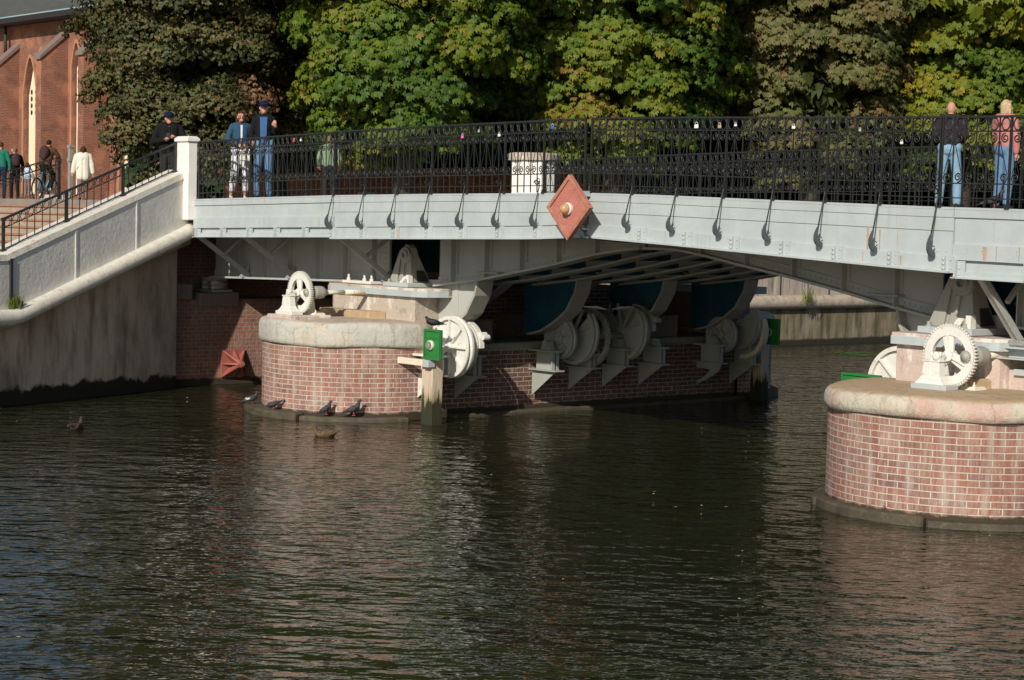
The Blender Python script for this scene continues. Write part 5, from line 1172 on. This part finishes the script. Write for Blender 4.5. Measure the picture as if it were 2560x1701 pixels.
# further rows seen as one dark mass in the gaps
def backrow(seed):
    rng = np.random.default_rng(seed); n = 46000
    px = rng.uniform(330, 3100, n); Z = rng.uniform(69, 76, n)*1.0; z = 4.2+rng.random(n)**.8*22
    X = []; 
    k = (px-1280)/FOC; dx = c_o.x+c_r.x*k; dy = c_o.y+c_r.y*k
    z[:16000] = rng.uniform(3.3, 7.5, 16000); Z[:16000] = rng.uniform(66, 69, 16000)
    P = np.stack([dx*Z, dy*Z, z], 1); nn = unit(rng.normal(size=(n, 3))+np.array([.4, -.5, .5])); ax = unit(np.cross(nn, rng.normal(size=(n, 3))))
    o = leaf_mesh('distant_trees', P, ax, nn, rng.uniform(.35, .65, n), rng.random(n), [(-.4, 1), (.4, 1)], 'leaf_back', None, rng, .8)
    o['kind'] = 'stuff'; o['label'] = 'dark mass of further trees seen in the gaps between the crowns'; o['category'] = 'trees'
backrow(20)
# lamp standard glimpsed beside the church
t = thing('stone_post', 'slim grey stone post beside the woman in the white coat', 'post', dep(176, 500, 60))
b0 = dep(176, 505, 60); m = MB(); m.box(b0.x-.06, b0.x+.06, b0.y-.06, b0.y+.06, 3.48, b0.z+1.72); m.build('shaft', 'granite_grey', t); m = MB(); m.box(b0.x-.09, b0.x+.09, b0.y-.09, b0.y+.09, b0.z+1.28, b0.z+1.40); m.box(b0.x-.09, b0.x+.09, b0.y-.09, b0.y+.09, b0.z+1.72, b0.z+1.80); m.build('capital', 'granite_grey', t)

# ------------------------------------------------------------------ people
def fuse(m, name, mat, parent, vox=.014, sm=5):
    me = bpy.data.meshes.new(name); me.from_pydata([tuple(p) for p in m.v], [], m.f); o = bpy.data.objects.new('tmp', me); COL.objects.link(o)
    r = o.modifiers.new('r', 'REMESH'); r.mode = 'VOXEL'; r.voxel_size = vox; s = o.modifiers.new('s', 'SMOOTH'); s.factor = .5; s.iterations = sm
    dg = bpy.context.evaluated_depsgraph_get(); ev = o.evaluated_get(dg); m2_ = bpy.data.meshes.new_from_object(ev); m2_.name = name
    bpy.data.objects.remove(o); bpy.data.meshes.remove(me)
    m2_.polygons.foreach_set('use_smooth', [True]*len(m2_.polygons)); m2_.materials.clear(); m2_.materials.append(MATS[mat])
    o2 = bpy.data.objects.new(name, m2_); COL.objects.link(o2); o2.parent = parent; return o2
def hand(m, w_, dirv, side, curl=.5):
    d = Vector(dirv).normalized(); up = V(0, 0, 1) if abs(d.z) < .8 else V(0, -1, 0); s = d.cross(up).normalized(); pn = s.cross(d)
    m.ell(w_+d*.045, (.03, .03, .045)); base = w_+d*.07
    m.cap_(w_, w_+d*.07, .026, .034)
    for k, L in enumerate((.062, .072, .068, .052)):
        b0 = base+s*(.027-.018*k); m.cap_(b0, b0+d*L*.55, .0095, .009, 6); m.cap_(b0+d*L*.55, b0+d*L*.55+(d*(1-curl)-pn*curl)*L*.55, .009, .0075, 6)
    b0 = w_+d*.025+s*.025*side; m.cap_(b0, b0+(s*side+d)*.03, .011, .010, 6); m.cap_(b0+(s*side+d)*.03, b0+(s*side*.6+d*1.4)*.045-pn*.01, .010, .008, 6)
def person(label, loc, head, H, pose, wear, grp='people on the bridge', **kw):
    t = thing('person', label, 'person', loc, grp); t.rotation_euler = (0, 0, head); t.scale = (H/1.75,)*3; ORIG[t.name] = Vector()
    J = dict(hip=.93, lk=V(-.10, -.02, .50), rk=V(.10, -.02, .50), la=V(-.11, .03, .09), ra=V(.11, .03, .09), tilt=V(0, 0, 0), hd=V(0, -.02, 0), turn=0)
    J.update(pose); tl = J['tilt']
    hipL = V(-.085, 0, J['hip']); hipR = V(.085, 0, J['hip']); ch_ = V(0, .0, J['hip']+.34)+tl*.7; sh = V(0, .01, J['hip']+.50)+tl; bw = kw.get('bulk', 1.0)
    sl, sr_ = sh+V(-.175*bw, 0, 0), sh+V(.175*bw, 0, 0); nk = sh+V(0, -.005, .08)+tl*.1; hc = nk+V(0, 0, .112)+J['hd']
    le, lh, re, rh = J['le'], J['lh'], J['re'], J['rh']
    body = MB()
    body.ell(hc, (.073, .088, .106), 14, 10); body.cap_(nk-V(0, 0, .05), hc-V(0, -.01, .06), .052, .048)
    fd = V(math.sin(J['turn']), -math.cos(J['turn']), 0); fs = V(fd.y, -fd.x, 0)
    body.cap_(hc+fd*.085+V(0, 0, .012), hc+fd*.108+V(0, 0, -.018), .010, .014, 6); body.ell(hc+fd*.055+V(0, 0, -.065), (.045, .045, .045)); body.ell(hc+fd*.083+V(0, 0, -.05), (.022, .012, .010))
    for s_ in (-1, 1): body.ell(hc+fs*.076*s_+V(0, 0, -.005)-fd*.0, (.012, .018, .03)); body.ell(hc+fs*.035*s_+fd*.06+V(0, 0, -.015), (.025, .022, .022)) if True else 0
    body.cap_(sh-V(0, 0, .03), ch_, .085, .09); body.cap_(ch_, V(0, 0, J['hip']+.03), .085, .085)
    for s0, e_, h_, sd_ in ((sl, le, lh, 1), (sr_, re, rh, -1)):
        body.cap_(s0, e_, .042, .036); body.cap_(e_, h_, .036, .025); hand(body, h_, (h_-e_) if 'hdir' not in J else J['hdir'], sd_, J.get('curl', .5))
    for h0, k_, a_ in ((hipL, J['lk'], J['la']), (hipR, J['rk'], J['ra'])): body.cap_(h0, k_, .075, .05); body.cap_(k_, a_, .05, .036); body.cap_(a_+V(0, .02, -.045), a_+V(0, -.10, -.055), .035, .03)
    fuse(body, 'body', 'skin', t, .0095, 3)
    # face
    if kw.get('face', True):
        e = MB()
        for s_ in (-1, 1): e.ell(hc+fs*.031*s_+fd*.083+V(0, 0, .006), (.012, .008, .006)); e.cap_(hc+fs*.018*s_+fd*.087+V(0, 0, .026), hc+fs*.046*s_+fd*.078+V(0, 0, .027), .0045, .004, 5)
        e.build('eyes', 'hair_dark', t)
        e = MB(); e.cap_(hc+fs*.02+fd*.091+V(0, 0, -.052), hc-fs*.016+fd*.089+V(0, 0, -.052), .0035, .0035, 5); e.build('mouth', 'cloth_pink', t)
    # upper garment
    m = MB(); g = kw.get('loose', .016); tl_len = kw.get('len', .0)
    m.cap_(sh+V(-.09*bw, 0, -.01), sh+V(.09*bw, 0, -.01), .088+g, .088+g); m.cap_(sl, sr_, .05+g, .05+g)
    m.cap_(sh+V(-.05*bw, 0, -.02), ch_+V(-.05*bw, 0, -.02), .105*bw+g, .105*bw+g); m.cap_(sh+V(.05*bw, 0, -.02), ch_+V(.05*bw, 0, -.02), .105*bw+g, .105*bw+g)
    hb = V(0, 0, J['hip']+.06-tl_len)
    m.cap_(ch_+V(-.04*bw, 0, 0), hb+V(-.06*bw, 0, .03), .108*bw+g, .10*bw+g); m.cap_(ch_+V(.04*bw, 0, 0), hb+V(.06*bw, 0, .03), .108*bw+g, .10*bw+g)
    if kw.get('belly'): m.ell(ch_+V(0, -.07, -.13), (.16, .13, .17))
    slv = kw.get('sleeve', 1.0)
    for s0, e_, h_ in ((sl, le, lh), (sr_, re, rh)): m.cap_(s0, e_, .052+g, .043+g); m.cap_(e_, e_.lerp(h_, .93*slv), .043+g, .032+g)
    m.lathe(nk-V(0, 0, .05), (0, 0, 1), [(0, .085), (.06, .07), (.06, .05), (0, .05)], 14)
    fuse(m, wear['top'][0], wear['top'][1], t, .013, 4)
    # legs
    m = MB(); cut = kw.get('legcut', .97)
    m.cap_(hipL+V(-.01, 0, .05), hipR+V(.01, 0, .05), .105, .105); m.cap_(V(-.04, .02, J['hip']+.02), V(.04, .02, J['hip']+.02), .115, .115)
    for h0, k_, a_ in ((hipL, J['lk'], J['la']), (hipR, J['rk'], J['ra'])): m.cap_(h0, k_, .095, .068+kw.get('wide', 0)); m.cap_(k_, k_.lerp(a_, cut), .068+kw.get('wide', 0), .055+kw.get('wide', 0))
    fuse(m, wear['legs'][0], wear['legs'][1], t, .013, 3)
    for a_ in (J['la'], J['ra']):
        m = MB(); m.cap_(a_+V(0, .03, -.05), a_+V(0, -.13, -.058), .04, .034); m.cap_(a_+V(0, .02, -.01), a_+V(0, .0, -.05), .042, .042); fuse(m, 'shoe', wear['shoe'], t, .012, 2)
    if 'hair' in wear:
        m = MB(); k_, mt = wear['hair']
        m.ell(hc-fd*.020+V(0, 0, .028), (.076, .082, .094), 14, 10); m.ell(hc+fd*.035+V(0, 0, .080), (.058, .045, .030), 12, 8)
        if k_ in ('bob', 'long'):
            for s_ in (-1, 1): m.cap_(hc+fs*.07*s_-fd*.02+V(0, 0, .03), hc+fs*.078*s_-fd*.02+V(0, 0, -.09 if k_ == 'bob' else -.14), .035, .03)
            m.cap_(hc-fd*.065+V(0, 0, .03), hc-fd*.06+V(0, 0, -.09 if k_ == 'bob' else -.15), .06, .055)
            rr = random.Random(4)
            for q in range(12): a = PI*.15+q*.19*PI*.75; o_ = fs*math.cos(a)*.08-fd*math.sin(a)*.075; m.cap_(hc+o_+V(0, 0, .0), hc+o_*1.15+V(0, 0, -.10-.05*rr.random()), .016, .008, 6)
        ho = fuse(m, 'hair', mt, t, .011, 1)
    if wear.get('cap'):
        m = MB(); m.lathe(hc+V(0, 0, .035), (0, 0, 1), [(-.005, .091), (.03, .093), (.06, .086), (.08, .068), (.095, .036), (.10, .001)], 18, smooth=True)
        bl_ = hc+V(0, 0, .030); fan_ = [bl_+fs*.075*math.cos(a)+fd*(.08+.095*math.sin(a))-V(0, 0, .018*math.sin(a)) for a in frange(0, PI, .35)]
        m.prism(fan_+[bl_-fs*.07+fd*.04, bl_+fs*.07+fd*.04], (0, 0, .008)); m.build('cap', wear['cap'], t)
    for ex in wear.get('extra', []): ex(t, dict(hc=hc, sh=sh, ch=ch_, hip=J['hip'], lh=lh, rh=rh, fd=fd, fs=fs, le=le, re=re))
    return t
DK = 3.45
def at(px, Y, z): p = onY(px, 480, Y); return V(p.x, p.y, z)
FACE = lambda p: math.atan2(-p.x, p.y)*-1     # heading so that the figure's -y side looks at the camera
def face(p, off=0): return math.atan2(p.y, p.x)+PI/2+PI-PI+off if False else math.atan2(-p.x, p.y)*1.0+off
def phone(t, k):
    m = MB(); c_ = (k['lh']+k['rh'])/2+V(0, -.05, .045); m.cbox(c_, .07, .012, .12); m.build('phone', 'iron_black', t)
def zipper(t, k): m = MB(); m.cbox(k['ch']+V(0, -.155, .0), .008, .01, .42); m.build('zip', 'cloth_charcoal', t)
def shirt(mt, w_=.05):
    def f(t, k):
        m = MB(); m.hexa([k['sh']+V(-w_*1.2, -.113, .03), k['sh']+V(w_*1.2, -.113, .03), k['sh']+V(w_*1.2, -.09, .03), k['sh']+V(-w_*1.2, -.09, .03), V(-w_*.9, -.135, k['hip']+.06), V(w_*.9, -.135, k['hip']+.06), V(w_*.9, -.11, k['hip']+.06), V(-w_*.9, -.11, k['hip']+.06)])
        m.build('shirt_front', mt, t)
        if mt == 'never':
            m = MB()
            for i in range(9): z = k['hip']+.1+i*.045; m.cbox((0, -.138, z), w_*1.9, .004, .008)
            for dx in (-.025, .0, .025): m.hexa([V(dx-.004, -.119, k['sh'].z+.02), V(dx+.004, -.119, k['sh'].z+.02), V(dx+.004, -.115, k['sh'].z+.02), V(dx-.004, -.115, k['sh'].z+.02), V(dx-.004, -.142, k['hip']+.07), V(dx+.004, -.142, k['hip']+.07), V(dx+.004, -.137, k['hip']+.07), V(dx-.004, -.137, k['hip']+.07)])
            m.build('shirt_stripe', 'cloth_jeans', t)
    return f
# man at the pillar, reading his phone
p = at(421, 18.95, DK)
person('man in black jacket and blue cap bent over a phone beside the white pillar', p, face(p), 1.76, dict(le=V(-.30, -.03, 1.16), lh=V(-.07, -.25, 1.19), re=V(.30, -.03, 1.17), rh=V(.04, -.25, 1.24), hd=V(0, -.045, -.02), hdir=V(.25, -.5, .1)),
       dict(top=('jacket', 'cloth_black'), legs=('trousers', 'cloth_charcoal'), shoe='shoe_dark', hair=('short', 'hair_dark'), cap='cap_blue', extra=[phone, zipper, shirt('cloth_red', .018)]), bulk=1.15, belly=True, loose=.02)
def tote(t, k):
    m = MB(); c_ = k['rh']+V(.02, -.02, -.2); m.cbox(c_, .22, .07, .24); m.build('handbag', 'cloth_cream', t, bevel=.02)
p = at(600, 18.75, zt(-29)); 
person('young woman in blue denim jacket and white trousers with hands clasped on the railing', p, face(p, .12), 1.62, dict(le=V(-.27, -.02, 1.17), lh=V(-.05, -.24, 1.07), re=V(.27, -.02, 1.17), rh=V(.05, -.24, 1.07), hdir=V(.1, -.3, -.2), lk=V(-.12, -.05, .5), la=V(-.17, .10, .09)),
       dict(top=('denim_jacket', 'cloth_denim_jacket'), legs=('trousers', 'cloth_white'), shoe='shoe_white', hair=('bob', 'hair_brown'), extra=[shirt('cloth_white', .016), tote]), bulk=.92, legcut=.72, wide=.012)
p = at(657, 18.85, zt(-28.5))
person('man in navy cap, open black jacket and blue plaid shirt holding sunglasses', p, face(p, -.05), 1.77, dict(le=V(-.22, .02, 1.15), lh=V(-.19, -.10, .93), re=V(.22, .0, 1.17), rh=V(.22, -.20, 1.28), hdir=V(-.1, -.2, .4), curl=.7, turn=.0),
       dict(top=('jacket', 'cloth_black'), legs=('jeans', 'cloth_jeans'), shoe='shoe_dark', hair=('short', 'hair_grey'), cap='cap_blue', extra=[shirt('cloth_plaid', .055)]), bulk=.84, loose=.012)
p = at(822, 25.4, 3.50)
person('person seen from behind in a light green pullover and dark trousers', p, face(p, PI+.15), 1.62, dict(le=V(-.27, .02, 1.17), lh=V(-.25, -.12, .96), re=V(.27, .02, 1.17), rh=V(.23, -.12, 1.0), hd=V(0, -.01, 0)),
       dict(top=('pullover', 'cloth_green'), legs=('trousers', 'cloth_charcoal'), shoe='shoe_dark', hair=('bob', 'hair_grey')), bulk=1.1, loose=.02, face=False)
p = at(2370, 25.7, 3.62)
person('bald man in dark plum jumper and light jeans seen from behind', p, face(p, PI-.15), 1.78, dict(le=V(-.235, -.02, 1.18), lh=V(-.17, -.24, 1.10), re=V(.235, -.02, 1.18), rh=V(.17, -.24, 1.12), hd=V(0, -.03, -.01), lk=V(-.13, -.02, .5), la=V(-.15, .04, .09), rk=V(.12, -.02, .5), ra=V(.14, .03, .09)),
       dict(top=('jumper', 'cloth_plum'), legs=('jeans', 'cloth_jeans_pale'), shoe='shoe_dark'), bulk=.92, loose=.02, face=False, wide=.012)
def hood(mt):
    def f(t, k): m = MB(); m.cap_(k['sh']+V(-.07, .08, .03), k['sh']+V(.07, .08, .03), .06, .06); m.ell(k['sh']+V(0, .11, -.03), (.10, .05, .10)); fuse(m, 'hood', mt, t, .014, 3)
    return f
p = at(2507, 25.0, 3.60)
person('blond woman in pink hooded top and flared jeans turned to the right', p, face(p, PI-.75), 1.72, dict(le=V(-.25, .02, 1.16), lh=V(-.23, -.02, .90), re=V(.25, -.06, 1.18), rh=V(.22, -.30, 1.16), hd=V(0, -.02, 0)),
       dict(top=('hooded_top', 'cloth_pink'), legs=('jeans', 'cloth_jeans'), shoe='shoe_dark', hair=('bob', 'hair_blond'), extra=[hood('cloth_pink')]), bulk=1.0, loose=.022, wide=.006, face=False)
GB = 'people on the square before the church'
def strapbag(t, k):
    m = MB(); m.beam(k['sh']+V(-.12, .11, .02), V(.2, .12, k['hip']+.1), .018, .012); m.build('bag_strap', 'cloth_brown', t)
p = dep(207, 505, 55); p.z = 3.49
person('woman in a cream hooded coat walking away towards the church', p, face(p, PI), 1.64, dict(le=V(-.27, .0, 1.16), lh=V(-.30, -.03, .92), re=V(.27, .0, 1.16), rh=V(.31, -.02, .92), lk=V(-.09, -.1, .5), la=V(-.09, .0, .09), rk=V(.09, .06, .5), ra=V(.09, .2, .12)),
       dict(top=('coat', 'cloth_cream'), legs=('trousers', 'cloth_taupe'), shoe='shoe_dark', hair=('bob', 'hair_brown'), extra=[hood('cloth_cream'), strapbag]), GB, bulk=1.1, loose=.04, len=.22, face=False)
def carrier(t, k):
    m = MB(); c_ = k['rh']+V(.02, -.02, -.24); m.hexa([c_+V(-.1, -.03, -.16), c_+V(.12, -.03, -.16), c_+V(.12, .03, -.16), c_+V(-.1, .03, -.16), c_+V(-.09, -.01, .16), c_+V(.09, -.01, .16), c_+V(.09, .01, .16), c_+V(-.09, .01, .16)]); m.build('carrier_bag', 'cloth_lightblue', t)
# cyclist with bicycle
p = dep(112, 506, 55); p.z = 3.49; hd_ = face(p, PI-.45)
bk = thing('bicycle', 'bicycle ridden by the man with the backpack, blue tubes glinting', 'bicycle', p); bk.rotation_euler = (0, 0, hd_); ORIG[bk.name] = Vector()
for yy in (-.52, .52):
    m = MB(); m.tube([(0, yy+.33*math.cos(a), .34+.33*math.sin(a)) for a in frange(0, 2*PI, .25)[:-1]], .02, 6, closed=True); wo = m.build('wheel', 'rubber', bk); 
    for v_ in wo.data.vertices: v_.co += Vector(ORIG[bk.name])
    m = MB(); m.tube([(0, yy+.295*math.cos(a), .34+.295*math.sin(a)) for a in frange(0, 2*PI, .25)[:-1]], .012, 5, closed=True); [m.beam((0, yy, .34), (0, yy+.29*math.cos(a), .34+.29*math.sin(a)), .004, .004) for a in frange(0, 2*PI, .5)]; r_ = m.build('rim', 'chrome', wo)
    for v_ in r_.data.vertices: v_.co += Vector(ORIG[bk.name])
def loc(o):
    for v_ in o.data.vertices: v_.co += Vector(ORIG[bk.name])
m = MB()
for a, b_ in (((0, -.40, .82), (0, -.52, .34)), ((0, -.40, .80), (0, .0, .30)), ((0, -.38, .86), (0, .18, .82)), ((0, 0, .30), (0, .2, .86)), ((0, 0, .30), (0, .52, .34)), ((0, .18, .80), (0, .52, .34))): m.tube([a, b_], .018, 8)
loc(m.build('frame', 'bike_paint', bk))
m = MB(); m.tube([(-.28, -.36, 1.02), (-.1, -.42, .98), (.1, -.42, .98), (.28, -.36, 1.02)], .014, 8); m.tube([(0, -.40, .82), (0, -.42, .98)], .014, 8); loc(m.build('handlebar', 'chrome', bk))
m = MB(); m.ell((0, .22, .92), (.08, .13, .035)); loc(m.build('saddle', 'rubber', bk))
def pack(t, k):
    m = MB(); m.ell(k['ch']+V(0, .20, .06), (.15, .11, .22)); m.ell(k['ch']+V(0, .27, -.03), (.11, .06, .12)); fuse(m, 'backpack', 'cloth_pack', t, .014, 3)
person('man in brown jacket with backpack riding a bicycle before the church', p+V(0, 0, .06), hd_, 1.74, dict(hip=.98, le=V(-.28, -.30, 1.27), lh=V(-.25, -.42, 1.04), re=V(.28, -.30, 1.27), rh=V(.25, -.42, 1.04), tilt=V(0, -.20, -.03), hd=V(0, -.05, -.01), lk=V(-.13, -.30, .72), la=V(-.12, -.10, .32), rk=V(.13, -.22, .58), ra=V(.12, .02, .16)),
       dict(top=('jacket', 'cloth_brown'), legs=('trousers', 'cloth_black'), shoe='shoe_white', hair=('short', 'hair_dark'), extra=[pack]), GB, bulk=1.1, loose=.022, face=False)
for k_ in kids(bpy.data.objects['person.007']) if 'person.007' in bpy.data.objects else []: pass
def hp(t, k): m = MB(); m.lathe(k['hc']+V(0, 0, .02)+k['fs']*-.09, k['fs'], [(0, .03), (.18, .03)], 12); m.build('headband', 'cloth_white', t)
p = dep(36, 506, 58); p.z = 3.49
person('person in black with a dark backpack and pale headwear, left of the cyclist', p, face(p, PI+.2), 1.66, dict(le=V(-.26, .0, 1.17), lh=V(-.26, -.05, .93), re=V(.26, .0, 1.17), rh=V(.26, -.05, .93)),
       dict(top=('jacket', 'cloth_black'), legs=('trousers', 'cloth_black'), shoe='shoe_dark', hair=('short', 'hair_grey'), extra=[hp, pack]), GB, bulk=1.05, face=False)
p = dep(2, 506, 55); p.z = 3.49
person('person in a teal top cut by the left edge of the frame', p, face(p, PI-.4), 1.70, dict(le=V(-.26, .0, 1.17), lh=V(-.26, -.05, .93), re=V(.26, .0, 1.17), rh=V(.26, -.05, .93)),
       dict(top=('top', 'cloth_teal'), legs=('trousers', 'cloth_navy'), shoe='shoe_dark', hair=('short', 'hair_brown')), GB, face=False)
p = dep(68, 508, 60); p.z = 3.49
person('child in light blue top and taupe trousers between cyclist and black clad person', p, face(p, PI-.6), 1.25, dict(le=V(-.26, .0, 1.17), lh=V(-.26, -.10, .93), re=V(.26, .0, 1.17), rh=V(.26, -.10, .93)),
       dict(top=('top', 'cloth_lightblue'), legs=('trousers', 'cloth_taupe'), shoe='shoe_white', hair=('bob', 'hair_brown')), GB, face=False)

# ------------------------------------------------------------------ birds
def pigeon(label, loc_, heading, mat='feather_grey', pitch=.3, headup=1.0, white=False, s=1.0, wings=0, grp='pigeons around the piers'):
    t = thing('pigeon', label, 'pigeon', loc_, grp); t.rotation_euler = (0, 0, heading); t.scale = (s,)*3; ORIG[t.name] = Vector()
    m = MB(); pc = math.cos(pitch); ps_ = math.sin(pitch)
    q = lambda y, z, x=0: V(x, y*pc+z*ps_, .095+(-y*ps_+z*pc))     # -y is forward
    m.ell(q(0, 0), (.046, .088, .05), 12, 9, (-pitch, 0, 0)); m.ell(q(-.045, .005), (.042, .05, .045), 12, 8)
    hd = q(-.085, .03)+V(0, -.01*headup, .045*headup); m.cap_(q(-.06, .015), hd, .034, .02); m.ell(hd+V(0, -.008, .006), (.02, .025, .02))
    m.cap_(q(.05, 0), q(.15, .005), .034, .018); fuse(m, 'body', mat, t, .006, 2)
    if wings == 0:
        for sx in (-1, 1): m = MB(); m.ell(q(.02, .008, sx*.036), (.016, .09, .038), 10, 7, (-pitch, 0, sx*.12)); m.ell(q(.10, .0, sx*.022), (.010, .06, .018), 8, 6, (-pitch, 0, sx*.2)); m.build('wing', mat, t)
    else:
        for sx in (-1, 1):
            m = MB(); rt = [V(sx*.03, -.05, .11), V(sx*.16, -.09, .15), V(sx*.33, -.02, .14), V(sx*.30, .03, .135), V(sx*.15, .06, .12), V(sx*.04, .06, .11)]; m.prism(rt, (0, 0, .008)); m.build('wing', 'feather_white', t, bevel=.002)
    if white: m = MB(); m.ell(q(.07, .02, -.048), (.008, .04, .018), 8, 6, (-pitch, 0, 0)); m.ell(q(.07, .02, .048), (.008, .04, .018), 8, 6, (-pitch, 0, 0)); m.build('wing_patch', 'feather_white', t)
    m = MB(); m.prism([q(.12, .0, -.022), q(.12, .0, .022), q(.20, .0, .03), q(.20, .0, -.03)], (0, 0, .008)); m.build('tail', mat, t)
    m = MB(); m.cap_(hd+V(0, -.028, .003), hd+V(0, -.048, -.003), .006, .002, 6); m.build('bill', 'bill', t)
    if wings == 0:
        for sx in (-1, 1): m = MB(); m.tube([q(.01, -.03, sx*.02), V(sx*.02, -.005, .006)], .004, 5); [m.tube([V(sx*.02, -.005, .004), V(sx*.02+.022*math.sin(a), -.005-.022*math.cos(a), .003)], .003, 4) for a in (-.5, 0, .5, PI)]; m.build('leg', 'bird_leg', t)
    return t
VR = -YAW+PI  # helper heading roughly across the picture
def head_px(a): return YAW+a     # a = 0: looking away, -pi/2: looking to picture right
G = 'pigeons on the ledge of the left pier'
for px, py, hd, kw_ in ((715, 1012, 1.9, dict(label='pigeon with white wing patch at the left end of the ledge', white=True)), (755, 1022, -1.5, dict(label='dark pigeon pecking downwards, second on the ledge', pitch=-.35, headup=-.6)),
                      (831, 1033, 1.45, dict(label='grey pigeon leaning forward in the middle of the ledge', pitch=.55)), (885, 1037, 1.5, dict(label='largest grey pigeon, rightmost on the ledge with raised head', pitch=.35, headup=1.4, s=1.12))):
    b_ = onZ(px, py, .10); dv = V(b_.x+25.4, b_.y-18.7, 0).normalized(); b_ = V(-25.4, 18.7, 0)+dv*1.76; b_.z = .105
    # heading: rotate so the bird faces picture right or left
    pigeon(loc_=b_, heading=YAW+hd, grp=G, **kw_)
pigeon('black pigeon perched on top of the green signal board', V(-23.05, 18.40, 1.525), YAW-1.6, 'feather_black', .15, .4, s=1.1)
b_ = onY(2492, 505, 18.35); pigeon('grey pigeon standing on the deck edge below the woman in pink', V(b_.x, 18.3, zt(b_.x)), YAW+1.3)
b_ = onX(1520, 782, -22.6); pigeon('pigeon flying with spread white wings between the sheaves', b_-V(0, 0, .1), YAW+.25, pitch=.15, wings=1, s=1.35)
b_ = onX(1415, 765, -23.1); pigeon('dark pigeon perched above the smaller grey sheave', V(-23.45, 21.45, 1.60), YAW+1.2, 'feather_black', .3)
def duck(label, loc_, heading, mat):
    t = thing('duck', label, 'duck', loc_, 'ducks on the water'); t.rotation_euler = (0, 0, heading); ORIG[t.name] = Vector()
    m = MB(); m.ell((0, 0, .035), (.085, .16, .065), 14, 9); m.cap_((0, .1, .05), (0, .21, .085), .05, .012); m.cap_((0, -.12, .06), (0, -.145, .13), .04, .028); m.ell((0, -.155, .15), (.030, .04, .032)); fuse(m, 'body', mat, t, .008, 2)
    for sx in (-1, 1): m = MB(); m.ell((sx*.065, .04, .06), (.022, .13, .045), 10, 7, (0, 0, -sx*.1)); m.build('wing', mat, t)
    m = MB(); m.ell((0, -.21, .14), (.016, .032, .008)); m.build('bill', 'bill', t)
duck('mottled brown duck swimming to the left before the left pier', onZ(812, 1092, 0), YAW-1.45, 'feather_brown')
duck('dark brown duck seen from behind on the open water at left', onZ(192, 1074, 0), YAW+PI-.2, 'feather_dark_brown')

# floating leaves
m = MB(); rnd = random.Random(11)
for i in range(120):
    px_, py_ = rnd.uniform(0, 2560), 950+740*rnd.random()**1.5
    c_ = onZ(px_, py_, .004)
    if c_.x > -10 or (math.hypot(c_.x+25.4, c_.y-18.7) < 2.2): continue
    q = rnd.uniform(.012, .03); a0 = rnd.uniform(0, 6)
    m.add([c_+V(q*math.cos(a0+k*PI/2)*(1 if k % 2 else .55), q*math.sin(a0+k*PI/2)*(1 if k % 2 else .55), rnd.uniform(0, .006)) for k in range(4)], [(0, 1, 2, 3)])
o = m.build('floating_leaves', 'dirty_stone'); o['kind'] = 'stuff'; o['label'] = 'small dry leaves and scum scattered on the river surface'; o['category'] = 'leaves'
